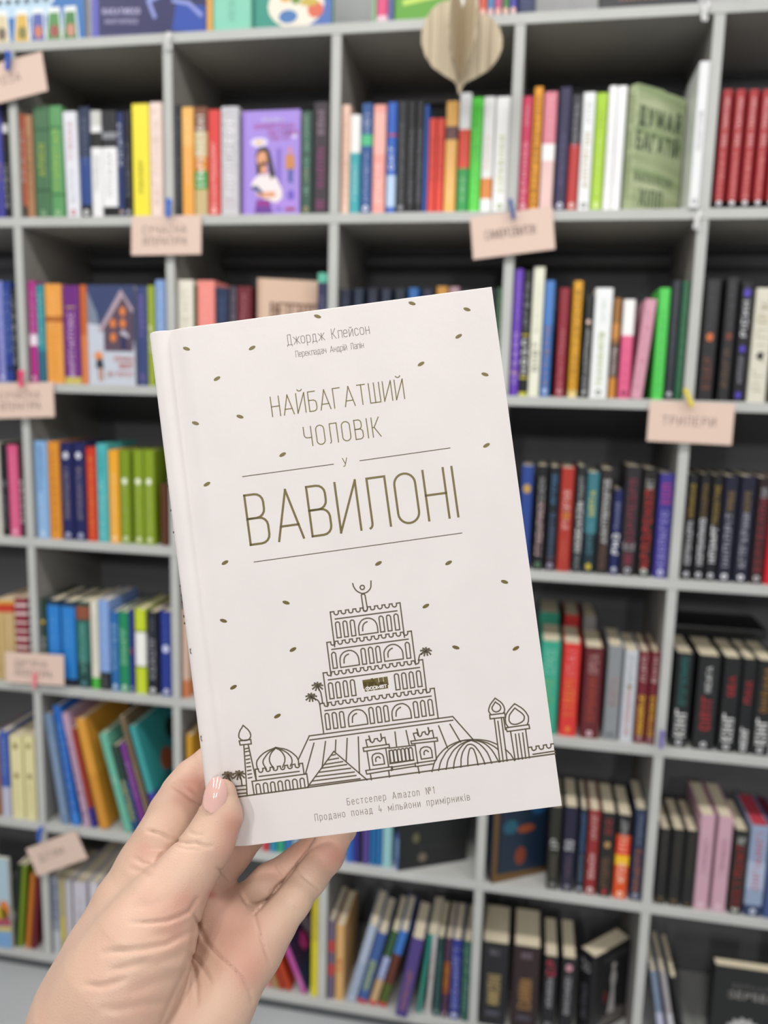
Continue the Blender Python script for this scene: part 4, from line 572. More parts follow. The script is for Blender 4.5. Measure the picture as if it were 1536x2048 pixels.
def art_print(b, kind, W, H, fn3):
    """printed picture on a cover; u,v run 0..1 from spine to fore-edge and foot to head"""
    f = lambda u, v, l=1: fn3(u * W, v * H, l)
    q = lambda pts, col, l: poly(b, pts, col, l, f)
    def txt(s, u0, u1, v, cap, col, wt, l=5, slope=0):
        for pl in layout(s, cap * H, (u1 - u0) * W): ribbon(b, pl, wt, lambda x, y: fn3(u0 * W + x, v * H + y + slope * x, l), mat(col, .4, 'ink'))
    scr = lambda n: ''.join(rnd.choice(SCR) for _ in range(n))
    if kind == 'woman':
        q([(.02, 0), (.06, 0), (.06, 1), (.02, 1)], '9474cc', 1)
        q([(.60, .04), (.68, .04), (.68, .64), (.60, .64)], '8468c4', 1)
        q(ell(.30, .70, .15, .045), 'e0d4ee', 2); q(ell(.30, .70, .06, .018), 'e8c860', 3)
        q(ell(.37, .575, .125, .085), '2a221e', 3); q([(.24, .58), (.34, .58), (.32, .36), (.26, .40)], '2a221e', 3); q([(.42, .60), (.50, .58), (.58, .38), (.50, .34)], '2a221e', 6)
        q(ell(.36, .545, .1, .07), 'e0a078', 4); q([(.32, .5), (.42, .52), (.44, .40), (.33, .4)], 'e0a078', 4)
        q([(.20, .34), (.32, .40), (.38, .38), (.46, .40), (.60, .36), (.70, .24), (.70, .16), (.60, .12), (.44, .14), (.28, .2), (.16, .28)], 'f0e2e2', 5)
        q([(.14, .27), (.26, .29), (.38, .22), (.34, .2), (.24, .235)], '3a4c7c', 6)
        q([(.24, .20), (.36, .17), (.56, .17), (.60, .20), (.56, .23), (.34, .22)], 'e0a078', 6)
        q([(.26, .15), (.48, .15), (.54, .02), (.22, .02)], '6c3c98', 6); q([(.27, .14), (.48, .14), (.49, .09), (.27, .09)], '98308c', 7)
        q(ell(.83, .62, .03, .03), 'd89070', 3); q([(.76, .58), (.90, .58), (.92, .44), (.75, .44)], 'cc8850', 3)
        q([(.80, .44), (.88, .44), (.88, .30), (.80, .32)], '4a5ca4', 3); q(ell(.85, .19, .06, .05), '7058c0', 3)
        q(ell(.90, .755, .04, .03), 'd4c8f0', 3); q([(.56, .08), (.94, .08), (.94, .14), (.56, .14)], 'b08ae0', 2); q([(.76, .04), (.92, .04), (.92, .07), (.76, .07)], 'a83c58', 4)
        txt(scr(8), .36, .72, .90, .022, 'e8e0fa', .0012); txt(scr(11), .22, .9, .83, .04, 'b45ca4', .0018); txt(scr(8), .45, .95, .77, .035, 'b45ca4', .0018); txt(scr(5), .5, .84, .72, .03, 'b45ca4', .0016)
    elif kind == 'house':
        q([(0, .45), (1, .45), (1, 1), (0, 1)], '3c466e', 1); q([(0, 0), (1, 0), (1, .38), (.5, .42), (.25, .60), (0, .62)], 'c3c9d6', 2)
        q([(0, .62), (.25, .6), (.2, .72), (0, .95)], '7c8698', 2)
        q([(.34, .34), (.34, .60), (.74, .90), (.96, .72), (.96, .34)], '5c4a58', 3)
        q([(.22, .55), (.28, .52), (.76, .89), (.72, .96)], 'b09ca8', 4); q([(.72, .96), (.76, .89), (.95, .72), (.98, .76)], 'b09ca8', 4)
        for u, v in ((.75, .74), (.54, .62), (.75, .62), (.54, .48)): q(ell(u, v, .065, .048, 8, .4), 'e08040', 5)
        q([(.68, .52), (.76, .56), (.88, .50), (.86, .47)], 'b8b4c4', 5); q([(.70, .36), (.82, .36), (.82, .49), (.70, .49)], '2c3058', 5)
        q(ell(.22, .29, .1, .045), 'e0905c', 5); q([(.18, .26), (.30, .26), (.33, .17), (.15, .17)], '2c3444', 6); q([(.20, .17), (.24, .17), (.25, .04), (.21, .04)], 'b07848', 6); q([(.27, .17), (.31, .17), (.32, .04), (.28, .04)], 'b07848', 6)
        for k, (v, a) in enumerate(((.24, .56), (.17, .66), (.085, .42))): txt(scr(6), a, .96, v, .045, 'b86858', .002)
    elif kind == 'dumay':
        for i in range(9): q([(.0, .08 + .11 * i), (1, .02 + .11 * i), (1, .05 + .11 * i), (.5, .13 + .11 * i), (0, .12 + .11 * i)], ['a0ac84', 'b8c29c', '98a87c'][i % 3], 1)
        txt('ДУМАЙ', .08, .9, .70, .13, '4a5a44', .0052, 4); txt('БАГАТІЙ', .05, .9, .50, .13, '4a5a44', .0048, 4)
        txt('НАПОЛЕОН', .06, .8, .24, .07, '5a6850', .0026, 4); txt('ХІЛЛ', .18, .62, .05, .13, '4a5a44', .0042, 4)
    elif kind == 'beige':
        txt(scr(7), .2, .9, .66, .12, '6c4c3c', .004); txt(scr(7), .15, .95, .48, .12, '6c4c3c', .004); txt(scr(6), .3, .8, .3, .1, '6c4c3c', .004)
        q([(.0, 0), (.06, 0), (.06, 1), (0, 1)], 'c8a690', 1)
    elif kind == 'darkgreen':
        q([(0, 0), (1, 0), (1, 1), (0, 1)], '17191a', .6)
        q(ell(.3, .62, .2, .18), '2c5a48', 1); q(ell(.62, .66, .12, .1), '7c3c30', 2); q(ell(.85, .65, .1, .14), '1e3c34', 1); q(ell(.25, .3, .05, .05), '5c5c3c', 2); q(ell(.35, .1, .06, .045), '6c6050', 2)
        txt(scr(9), .3, .95, .18, .03, '3a3a34', .0014)
    elif kind == 'fantasy':
        q([(.0, 0), (.08, 0), (.08, 1), (0, 1)], '6a4c24', 1); q([(.14, .06), (.94, .06), (.94, .94), (.14, .94)], '16283c', 1)
        q(ell(.3, .52, .13, .07), '20586c', 2); q(ell(.8, .66, .13, .06), '1c4c78', 2); q(ell(.58, .48, .16, .04), '8c4424', 3); q(ell(.5, .22, .1, .09), '7c3824', 3); q([(.08, .0), (1, 0), (1, .05), (.08, .08)], '6a4c24', 2); q(ell(.22, .72, .08, .05), '28405c', 2)
        txt(scr(10), .16, .9, .70, .10, 'a8a4b0', .003, 5)
    elif kind == 'kids':
        q([(0, .5), (1, .5), (1, 1), (0, 1)], 'a8c0cc', 1); q([(0, 0), (1, 0), (1, .22), (0, .2)], '78a0cc', 1); q(ell(.92, .42, .07, .12), 'd87830', 2); q(ell(.85, .36, .12, .1), 'd8b838', 2); q([(.6, .22), (1, .26), (1, .34), (.6, .3)], 'a84858', 3); q([(.6, .16), (1, .2), (1, .25), (.6, .2)], 'd0b858', 3)
    elif kind == 'unicorn':
        q([(0, 0), (1, 0), (1, 1), (0, 1)], '2c1c4c', 1); q([(0, 0), (1, 0), (1, .4), (0, .3)], '18305c', 2)
        q([(.25, .55), (.4, .65), (.5, .5), (.45, .35), (.3, .4)], 'c83c98', 3); q([(.45, .8), (.55, .9), (.6, .7), (.75, .6), (.72, .4), (.8, .2), (.72, .22), (.65, .38), (.6, .15), (.55, .2), (.56, .45), (.5, .6)], 'a89cc0', 4)
    elif kind == 'tower':
        q([(.1, .1), (.9, .02), (.95, .16), (.7, .22), (.3, .16)], '605c58', 1); q([(.42, .2), (.62, .18), (.58, .5), (.62, .62), (.56, .74), (.50, .74), (.46, .62), (.5, .5)], 'a8a6a4', 2); q(ell(.53, .78, .06, .03), 'b8b6b4', 3); q([(.3, .38), (.38, .36), (.37, .5), (.31, .5)], '6c2420', 2)
        txt(scr(7), .3, .9, .86, .05, '58585c', .002)
    elif kind == 'virus':
        cx, cy, R_ = .46, .31, .235
        q([(cx + (R_ if i % 2 else R_ * 1.22) * math.cos(i * math.pi / 15), cy + (R_ if i % 2 else R_ * 1.22) * .7 * math.sin(i * math.pi / 15)) for i in range(30)], 'a9a8a9', 1)
        q(ell(cx, cy, R_, R_ * .7, 28), 'b4b3b4', 2)
        for u, v in ((.46, .40), (.34, .31), (.55, .29), (.42, .2)): q(ell(u, v, .04, .028), '4c4f4e', 3)
        txt('БЕРНАР', .26, .75, .80, .04, '5c5c5a', .002); txt('ВЕРБЕР', .22, .82, .70, .06, '8a8884', .0034)
    elif kind == 'teal':
        q([(0, 0), (1, 0), (1, .45), (.5, .5), (0, .35)], '2c7c84', 1); q(ell(.45, .55, .14, .1), 'b06040', 2); q(ell(.7, .75, .12, .1), '1c2c2c', 2); q([(.5, .1), (.9, .1), (.8, .4), (.6, .4)], '24343c', 2)
    elif kind == 'pictures':
        q([(0, 0), (1, 0), (1, 1), (0, 1)], '1c6cb4', 1); q([(0, .3), (.74, .3), (.74, 1), (0, 1)], 'e6edf4', 2); q([(0, .2), (.72, .2), (.72, .34), (0, .34)], 'b8d4e8', 2)
        for k, (u, c1, c2) in enumerate(((.02, 'e0c048', '9c7c40'), (.2, 'd8c8a0', '6c5c4c'), (.38, 'd8b048', '7c7840'), (.52, '4c5ca8', 'c87858'), (.66, '4c8c48', 'a04848'), (.8, '3c7c3c', 'c88878'))):
            q([(u, .0), (u + .15, .0), (u + .13, .26), (u + .03, .26)], 'e8ecec', 3); q([(u + .01, .01), (u + .135, .01), (u + .12, .22), (u + .035, .22)], c1, 4); q(ell(u + .08, .08, .035, .05), c2, 5)
        for k in range(5): q(ell(.1 + .15 * k, .72, .05, .05), 'c8303c', 4)
    elif kind == 'mystic':
        txt('МІСТИКА', .3, 1.0, .55, .26, 'd8cfae', .011, 5, -.06)
        q([(.0, 0), (.06, 0), (.06, 1), (.0, 1)], '5c5cb8', 1)
        for s_ in ([(.1, .5), (.3, .38), (.5, .3), (.6, .36)], [(.12, .36), (.24, .44), (.3, .3)], [(.55, .15), (.5, .26), (.62, .3), (.7, .36)], [(.72, .26), (.85, .24), (.95, .16)]):
            ribbon(b, [(u * W, v * H) for u, v in s_], .008, lambda x, y: fn3(x, y, 4), mat('8c98d8', .4, 'ink'))
        txt(scr(9), .1, .42, .17, .035, 'c0bce0', .0022, 5); txt(scr(9), .12, .4, .1, .03, 'a8a4c8', .0018, 5); q([(.7, .05), (1, .02), (1, .22), (.74, .24)], '2448a8', 2)
    elif kind == 'bowl':
        q([(.55, 0), (1, 0), (1, 1), (.45, 1)], '4a6cb4', 1); q(ell(.55, .2, .36, .17), 'ece4d4', 2); q(ell(.42, .27, .08, .04), 'e0a838', 3); q(ell(.55, .24, .06, .03), '6c9440', 4); q(ell(.68, .3, .1, .05), 'a8502c', 3); q(ell(.8, .16, .1, .06), 'd8684c', 4); q(ell(.45, .12, .12, .05), '4878b4', 4); q(ell(.72, .22, .12, .03), 'c8b048', 5); q(ell(.58, .4, .12, .06), 'b8884c', 3)
    elif kind == 'green':
        for s_ in ([(.1, .3), (.5, .36), (.9, .5)], [(.15, .16), (.6, .2)], [(.3, .6), (.8, .7)]): ribbon(b, [(u * W, v * H) for u, v in s_], .01, lambda x, y: fn3(x, y, 4), mat('c0dc60', .4, 'ink'))
    elif kind == 'dark':
        q([(0, .0), (1, 0), (1, .06), (0, .06)], '2a2c30', 1)
        txt(scr(11), .2, .85, .10, .05, 'a87860', .003, 4)
def make_book(name, col, t, H, D, ops, art, page, yaw=0):
    root = empty(name)
    bands = []
    for op in ops:
        p = op.split(':')
        if p[0] == 'b': bands.append((float(p[1]), float(p[2]), p[3]))
    b = cover_mesh(t, H, D, col, ops, t > .012, bands)
    spine_print(b, t, H, ops)
    if art: art_print(b, art, D, H, lambda u, v, l: (t + .00015 * l, u, v))
    b.build('cover', root)
    c = min(.0022 if t > .012 else .0008, t * .22); g = .003 if t > .012 else .0006
    pb = MB(); pb.box(c, t - c, c + .0008, D - g, g, H - g, pages_mat(page or 'e6dac0')); pb.build('page_block', root)
    return root
count = {}
total = {}
for bk in BOOKS: total[bk[0]] = total.get(bk[0], 0) + 1
looks = {}
for bk in BOOKS: looks[(bk[0], bk[9])] = looks.get((bk[0], bk[9]), 0) + 1
for (cell, x, t, H, D, yi, yaw, lean, col, look, ops, art, page) in BOOKS:
    x, t, H, D, yi = [v / 10000 for v in (x, t, H, D, yi)]
    count[cell] = count.get(cell, 0) + 1; n = count[cell]
    r = int(cell[0]); z0 = ZT - P_ * (r + 1) + TH / 2
    ops = ops.split('|') if ops else []
    nb = int(D)
    root = make_book('book', col, t, H, D, ops, art, page)
    a = math.radians(yaw); ly = yi + t * abs(math.sin(a))
    if lean > 0:
        th = math.radians(lean)                       # resting on its right lower edge
        px = x + t - t * math.cos(th); pz = z0 + t * math.sin(th)
        root.location = (px, ly, pz + .0002)
    else: root.location = (x, ly, z0 + .0002)
    root.rotation_euler = (0, math.radians(lean), a)
    if yaw: root.rotation_euler = (0, 0, a)
    lb = f"{look}, {ORD[n]} from left, {ROWN[r]}, {COLN[cell[1]]}"
    if 'second rank' in look: lb = f"{look}, {ROWN[r]}, {COLN[cell[1]]}"
    if len(lb.replace(',', '').split()) > 16: lb = f"{look}, {ROWN[r]}, {COLN[cell[1]]}"
    if len(lb.replace(',', '').split()) > 16: lb = look
    tag(root, lb, 'book', f"books in the {ROWN[r]}, {COLN[cell[1]]}")
# black book lying flat behind the thick black ones
fl = make_book('book', '18181a', .022, .20, .13, [], '', '8a8478'); fl.rotation_euler = (0, math.radians(90), 0)
fl.location = (1.475, .165, ZT - P_ * 4 + TH / 2 + .2223 + .0)
tag(fl, 'black book lying flat on the hidden back rank behind thick black books, fourth row', 'book')
for k in range(2):
    bb = make_book('book', ['2a2826', '262a30'][k], .05, .2, .13, [], '', '')
    bb.location = (1.50 + .07 * k, .165, ZT - P_ * 4 + TH / 2 + .0002)
    tag(bb, ['dark brown grey book in the back rank carrying the flat black book', 'dark slate book in the back rank carrying the flat black book'][k], 'book')
# ------------------------------------------------------------------ things on top of the bookcase
def top_book(name, cat, x, t, H, D, col, ops, art, yaw, label, yin=.012, page='e6dac0'):
    o = make_book(name, col, t, H, D, ops, art, page); a = math.radians(yaw)
    o.location = (x, yin + t * abs(math.sin(a)), ZT + TH / 2 + .0002); o.rotation_euler = (0, 0, a)
    tag(o, label, cat, 'items standing on top of the bookcase'); return o
top_book('picture_book', 'book', -.10, .012, .26, .27, '1c6cb4', [], 'pictures', -90, 'blue and white cover facing out with small picture cards, left end of bookcase top')
top_book('game_box', 'box', .186, .045, .27, .245, '2c2c5c', ['b:0:.03:3c3c70'], 'mystic', -84, 'dark blue box with large cream letters on top of the bookcase', .004)
top_book('book', 'book', .438, .013, .25, .2, 'e0a848', [], '', 0, 'narrow amber book beside the mint green book on the bookcase top', .02)
top_book('book', 'book', .4525, .082, .25, .2, '84ccb4', ['t:5c9c88:.1:.3:~5:.3:1'], '', 0, 'thick mint green book on the bookcase top', .02)
top_book('cook_book', 'book', .536, .02, .25, .165, '3c9484', [], 'bowl', -90, 'teal cover facing out with a painted bowl of food on the bookcase top', .03)
top_book('book', 'book', .786, .009, .22, .17, '88b088', [], '', 0, 'thin pale green book left of pink one on bookcase top', .02)
top_book('book', 'book', .796, .022, .22, .17, 'd8487c', ['b:0:.08:e8c0d0'], '', 0, 'pink book between pale green and lime ones on bookcase top', .02)
top_book('book', 'book', .819, .010, .22, .17, '5868a0', [], '', 0, 'thin blue book beside the pink one on bookcase top', .02)
top_book('book', 'book', .832, .015, .24, .14, '5ca02c', [], 'green', -90, 'lime green cover facing out behind the wooden heart', .02)
for k, (h_, nm) in enumerate((('a04090', 'plum'), ('d85838', 'orange red'), ('4880b0', 'sky blue'), ('c05080', 'rose'), ('3c7840', 'leaf green'), ('4038a0', 'violet'))):
    top_book('notebook', 'notebook', .985 + .0145 * k, .0135, .2, .15, h_, ['t:f0c0b0:.03:.1:О:.9:6'], '', 0, f'narrow {nm} notebook in the row right of the wooden heart', .02)
top_book('book', 'book', 1.074, .03, .24, .16, '1c2c58', ['t:3c4c80:.1:.6:~6'], '', 0, 'dark navy book right of the narrow coloured notebooks on bookcase top', .02)
top_book('box', 'box', 1.225, .05, .25, .18, '2a2b2f', [], 'dark', -90, 'charcoal box with faint orange lettering, right end of bookcase top', .03)
# ------------------------------------------------------------------ cards and pegs
CARDM = mat('d9bfb1', .7, 'card'); INK = mat('5f5049', .7, 'pencil')
for i, (s, x, z, wd, hh, an) in enumerate(CARDS):
    wd = min(wd, .162); b = MB(); r = .004
    lay = -.0006
    pts = [(-wd / 2, -hh / 2), (wd / 2, -hh / 2), (wd / 2, hh / 2), (-wd / 2, hh / 2)]
    b.box(-wd / 2, wd / 2, -.0006, .0006, -hh / 2, hh / 2, CARDM)
    lines = s.split('/')
    for k, ln in enumerate(lines):
        cap = .0155 if len(lines) > 1 else .0165; L = wd * (.13 * len(ln) ** .8 if len(ln) < 9 else .62); L = min(L, wd * .7)
        v0 = (.004 - k * .024) if len(lines) > 1 else -.006
        for pl in layout(ln, cap, L): ribbon(b, pl, .0015, lambda a_, c_: (-wd * .33 + a_, -.0009, v0 + c_), INK)
    o = b.build('shelf_card'); o.location = (x, -.008, z); o.rotation_euler = (math.radians(-4 if i != 6 else -3), math.radians(-an), 0)
    names = ['pink handwritten card tilted at the top left corner', 'pink two-line card clipped under the top row, between second and third columns', 'pink one-line card tilted under the top row right of the held book', 'pink two-line card at the left edge under the second row', 'pink one-line card with yellow peg under the second row at right', 'pink two-line card at the left edge standing under the fourth row', 'pink strongly tilted card at lower left above the hand']
    tag(o, names[i], 'card', 'pink handwritten shelf cards')
for i, (h_, nm, x, z, an) in enumerate(CLIPS):
    root = empty('clothespin', (x, -.016, z), (0, math.radians(an), 0)); m = mat(h_, .5, 'peg')
    for s_ in (-1, 1):
        b = MB()
        prof = [(-.019, .0016), (-.012, .0030), (-.002, .0036), (.003, .0030), (.010, .0050), (.018, .0058)]
        vs = []; fs = []
        for zz, yy in prof: vs += [(-.0035, s_ * .0006 + s_ * (yy - .0024) * 1, zz), (.0035, s_ * .0006 + s_ * (yy - .0024), zz), (.0035, s_ * .0006 + s_ * yy, zz), (-.0035, s_ * .0006 + s_ * yy, zz)]
        for k in range(len(prof) - 1):
            a_ = 4 * k
            for e in range(4): fs.append((a_ + e, a_ + (e + 1) % 4, a_ + 4 + (e + 1) % 4, a_ + 4 + e))
        fs += [(3, 2, 1, 0), tuple(4 * (len(prof) - 1) + e for e in range(4))]
        b.add(vs, fs, m); b.build('prong', root)
    b = MB(); ring = []
    for k in range(10):
        a_ = 2 * math.pi * k / 10
        for j_ in range(5):
            c_ = 2 * math.pi * j_ / 5; R_ = .0042 + .0006 * math.cos(c_)
            ring.append((.0006 * math.sin(c_) , R_ * math.cos(a_), R_ * math.sin(a_)))
    b.add(ring, [(5 * k + j_, 5 * k + (j_ + 1) % 5, 5 * ((k + 1) % 10) + (j_ + 1) % 5, 5 * ((k + 1) % 10) + j_) for k in range(10) for j_ in range(5)], mat('c8c8c8', .3, 'wire', metal=1), True)
    b.build('spring', root)
    wh = ['on the tilted card at the top left corner', 'on the card between second and third columns', 'on the tilted card right of centre', 'on the card at left under the second row', 'on the card at right under the second row', 'at the foot of the card under the fourth row', 'on the strongly tilted card at lower left', 'alone on the shelf edge below the red books']
    tag(root, f'{nm} mini clothespin {wh[i]}', 'clothespin', 'mini clothespins')
# plastic ties at the joints
for (x, z, lb) in ((.366, 2.20, 'clear plastic tie round the top board above the second divider'), (1.427, 1.835, 'white plastic tie hanging from the shelf joint beside the light grey album'), (1.412, 2.20, 'clear plastic tie on the top board at the right')):
    b = MB(); n = 16; vs = []
    for k in range(n):
        a_ = 2 * math.pi * k / n; cx_, cz_ = .011 * math.cos(a_), .017 * math.sin(a_)
        for (dx, dy) in ((-.0025, 0), (.0025, 0), (.0025, -.0012), (-.0025, -.0012)):
            vs.append((x + dx + .004 * math.sin(a_ * 2), -.002 + dy * 1 - .0075 * (1 + math.cos(a_)) * .5, z + cz_ - .008))
    b.add(vs, [(4 * k + e, 4 * k + (e + 1) % 4, 4 * ((k + 1) % n) + (e + 1) % 4, 4 * ((k + 1) % n) + e) for k in range(n) for e in range(4)], mat('dcdcdc', .2, 'plastic'))
    tag(b.build('cable_tie'), lb, 'cable tie')
# ------------------------------------------------------------------ wooden heart
def wood():
    m = bpy.data.materials.new('pale_wood'); m.use_nodes = True; nt = m.node_tree; bs = nt.nodes['Principled BSDF']
    tc = nt.nodes.new('ShaderNodeTexCoord'); mp = nt.nodes.new('ShaderNodeMapping'); mp.inputs['Scale'].default_value = (230, 230, 2.5)
    n = nt.nodes.new('ShaderNodeTexNoise'); n.inputs['Scale'].default_value = 1; n.inputs['Detail'].default_value = 3
    wv = nt.nodes.new('ShaderNodeValToRGB'); wv.color_ramp.elements[0].position = .32; wv.color_ramp.elements[1].position = .62
    wv.color_ramp.elements[0].color = (*lin('9a8870'), 1); wv.color_ramp.elements[1].color = (*lin('cfc0a3'), 1)
    nt.links.new(tc.outputs['Object'], mp.inputs['Vector']); nt.links.new(mp.outputs['Vector'], n.inputs['Vector']); nt.links.new(n.outputs['Fac'], wv.inputs['Fac']); nt.links.new(wv.outputs['Color'], bs.inputs['Base Color'])
    bs.inputs['Roughness'].default_value = .55
    return m
WOOD = wood()
hx, hy, hz = .981, -.12, 2.028
heart = tag(empty('wooden_heart', (hx, hy, hz)), 'pale wooden heart of crossed leaves hanging before the top of the bookcase', 'decoration')
half = [(0.001, .0), (.004, .012), (.010, .022), (.030, .034), (.052, .050), (.066, .070), (.074, .092), (.074, .112), (.068, .132), (.056, .148), (.042, .157), (.028, .158), (.012, .150), (.004, .140), (.001, .132)]
for ang in (172, 14, 255, 75, 300):
    b = MB(); a_ = math.radians(ang); ca, sa = math.cos(a_), math.sin(a_); th = .0018; n = len(half)
    k = 1.0 if ang in (172, 14) else .9; zk = .86 if ang == 14 else 1.0
    vs = [(x * k * ca - th * sa, x * k * sa + th * ca, z * zk) for x, z in half] + [(x * k * ca + th * sa, x * k * sa - th * ca, z * zk) for x, z in half]
    b.add(vs, [tuple(range(n)), tuple(reversed(range(n, 2 * n)))] + [(i, n + i, n + (i + 1) % n, (i + 1) % n) for i in range(n)], WOOD)
    b.build('leaf', heart)
b = MB(); b.box(-.003, .003, -.0006, .0006, .134, 3 - hz, mat('e4e4e2', .6, 'ribbon')); b.build('ribbon', heart)
# ------------------------------------------------------------------ the held book
CW = camo.matrix_world.copy()
def cam2w(x, y, z):                                     # camera frame: x right, y down, z forward (metres)
    return CAMP + RIGHT * x + DOWN * y + FWD * z
BR = Matrix(((0.99154277, 0.12925045, 0.01171591), (-0.12951606, 0.99124158, 0.02580142), (-0.00827845, -0.02710061, 0.99959843)))
BO = Vector((-.0132, .0226, .3302))
ax = [BR @ Vector(v) for v in ((1, 0, 0), (0, -1, 0), (0, 0, -1))]
wx = [RIGHT * a_.x + DOWN * a_.y + FWD * a_.z for a_ in ax]
wo = cam2w(*BO)
held = empty('book'); held.matrix_world = Matrix(((wx[0].x, wx[1].x, wx[2].x, wo.x), (wx[0].y, wx[1].y, wx[2].y, wo.y), (wx[0].z, wx[1].z, wx[2].z, wo.z), (0, 0, 0, 1)))
tag(held, 'white hardcover with olive lettering and line-drawn city, held up in the hand', 'book')
BW, BH, BT = .145, .2159, .015
COV = mat('e2dbd9', .6, 'heldcover', .2, mott=(38, .022), bump=(420, .22, .00025))
b = MB()
x0 = -BW / 2; prof = [(BW / 2, 0), (BW / 2 - .02, 0), (x0 + .05, 0)]
prof += [(x0 + .0175, 0), (x0 + .0145, -.0001), (x0 + .0125, -.0007), (x0 + .0105, -.0013), (x0 + .0088, -.0012), (x0 + .0072, -.0004), (x0 + .0055, 0.0001), (x0 + .004, .0001)]
prof += [(x0 + .0023, -.0003), (x0 + .0009, -.0015), (x0 + .0002, -.0035), (x0 - .0002, -.0075), (x0 + .0002, -.0115), (x0 + .0009, -.0135), (x0 + .0023, -.0147), (x0 + .004, -BT)]
prof += [(x0 + .05, -BT), (BW / 2, -BT)]
c = .0024
def inner(p):
    x, z = p
    return (max(x, x0 + .0022) if x < x0 + .02 else x, min(z, 0) - c if z > -BT / 2 else z + c) if not (x < x0 + .0012) else (x0 + .0024, max(min(z, -c), -BT + c))
inn = [inner(p) for p in prof]; n = len(prof); bev = .0007
ys = [(-BH / 2, bev), (-BH / 2 + bev * .35, bev * .25), (-BH / 2 + bev, 0), (BH / 2 - bev, 0), (BH / 2 - bev * .35, bev * .25), (BH / 2, bev)]
vs = []
for y, s_ in ys:
    for (x, z), (ix, iz) in zip(prof, inn):
        dx, dz = ix - x, iz - z; l = math.hypot(dx, dz) or 1
        vs.append((x + dx / l * s_, y, z + dz / l * s_))
fs = []
for k in range(len(ys) - 1):
    for i in range(n - 1): fs.append((k * n + i, k * n + i + 1, (k + 1) * n + i + 1, (k + 1) * n + i))
o0 = len(vs)
for y in (-BH / 2, BH / 2):
    for (x, z) in inn: vs.append((x, y, z))
K = len(ys) - 1
for i in range(n - 1):
    fs.append((o0 + i + 1, o0 + i, o0 + n + i, o0 + n + i + 1))
    fs.append((i + 1, i, o0 + i, o0 + i + 1)); fs.append((K * n + i, K * n + i + 1, o0 + n + i + 1, o0 + n + i))
for i, fl_ in ((0, 0), (n - 1, 1)):
    q_ = [k * n + i for k in range(K + 1)] + [o0 + n + i, o0 + i]
    fs.append(tuple(q_ if fl_ else reversed(q_)))
b.add(vs, fs, COV, True)
PM = mat('665a2c', .42, 'foil', .5, metal=.25); AM = mat('5d5240', .5, 'line'); TM = mat('857d70', .6, 'grey')
cv = lambda x, y, l=0: (x / 10000 + x0, y / 10000 - BH / 2, .00006 + l * .00003)
for wd, cl, p in ART:
    ribbon(b, [(p[i], p[i + 1]) for i in range(0, len(p), 2)], wd, cv, AM, bool(cl))
for x, y, k in SEED:
    a_ = math.radians(28 + 7.4 if k else -17 + 7.4) - math.radians(0)
    a_ = math.radians(22) if k else math.radians(-24)
    b.add([cv(x + 15.5 * math.cos(t_) * math.cos(a_) - 7.2 * math.sin(t_) * math.sin(a_), y + 15.5 * math.cos(t_) * math.sin(a_) + 7.2 * math.sin(t_) * math.cos(a_)) for t_ in [2 * math.pi * i / 16 for i in range(16)]], [tuple(range(16))], PM)
for s, p0, p1, cap, wt, col in TX:
    dx, dy = p1[0] - p0[0], p1[1] - p0[1]; L = math.hypot(dx, dy); ux, uy = dx / L, dy / L
    for pl in layout(s, cap, L, sp=.4): ribbon(b, pl, wt, lambda x, y: cv(p0[0] + ux * x - uy * y, p0[1] + uy * x + ux * y), TM if col else PM)
# publisher's block
l4 = LOGO; bl = lambda u, v: (l4[3][0] + (l4[2][0] - l4[3][0]) * u + (l4[0][0] - l4[3][0]) * v, l4[3][1] + (l4[2][1] - l4[3][1]) * u + (l4[0][1] - l4[3][1]) * v)
b.add([cv(*bl(*p)) for p in ((0, 0), (1, 0), (1, .56), (0, .56))], [(0, 1, 2, 3)], PM)
for ch, u0, u1 in (('Н', .05, .22), ('А', .28, .47), ('Ш', .55, .95)):
    gw, pls = G[ch]
    for pl in pls: ribbon(b, [bl(u0 + (u1 - u0) * x / gw, .52 + y * .45) for x, y in pl], 17, lambda x, y: cv(x, y), PM)
WM = mat('e2dbd9', .5, 'reversed')
for pl in layout('формат', .36, .88): ribbon(b, [bl(.06 + x, .14 + y) for x, y in pl], 3.6, lambda x, y: cv(x, y, 1), WM)
# spine lettering
zs_ = lambda x, y: (x0 - .0004, x - BH / 2, -BT / 2 - y) if abs(y) < .004 else (x0 + .00015 + (abs(y) - .004) * .5, x - BH / 2, -BT / 2 - y)
for pl in layout('НАЙБАГАТШИЙ ЧОЛОВІК У ВАВИЛОНІ', .0115, .125): ribbon(b, pl, .0007, lambda x, y: zs_(x + .035, .0062 - y), AM)
b.build('cover', held, 40)
b = MB(); b.box(x0 + .0035, BW / 2 - .003, -BH / 2 + .003, BH / 2 - .003, -BT + c, -c, pages_mat('efe9dc')); b.build('page_block', held)
# ------------------------------------------------------------------ the hand
FP = 1600.0
def J(px, py, z, rpx): return np.array([(px - 768) / FP * z, (py - 1024) / FP * z, z]), rpx * z / FP
def cone(P, a, b_, ra, rb):
    ba = b_ - a; h = np.clip(((P - a) @ ba) / (ba @ ba), 0, 1)
    return np.linalg.norm(P - a - h[:, None] * ba, axis=1) - (ra + (rb - ra) * h)
def chain(P, js, k=3.0):
    d = None
    js = [J(*j) for j in js]
    for (a, ra), (b_, rb) in zip(js[:-1], js[1:]):
        e = cone(P, a, b_, ra, rb); d = e if d is None else smin(d, e, k)
    return d
def smin(a, b_, k):
    h = np.maximum(k - np.abs(a - b_), 0) / k
    return np.minimum(a, b_) - h * h * k * .25
THUMB = [(443, 1589, 321.5, 30), (440, 1634, 319.5, 41), (417, 1686, 315.5, 47.5), (376, 1742, 311, 55), (330, 1806, 307, 63)]
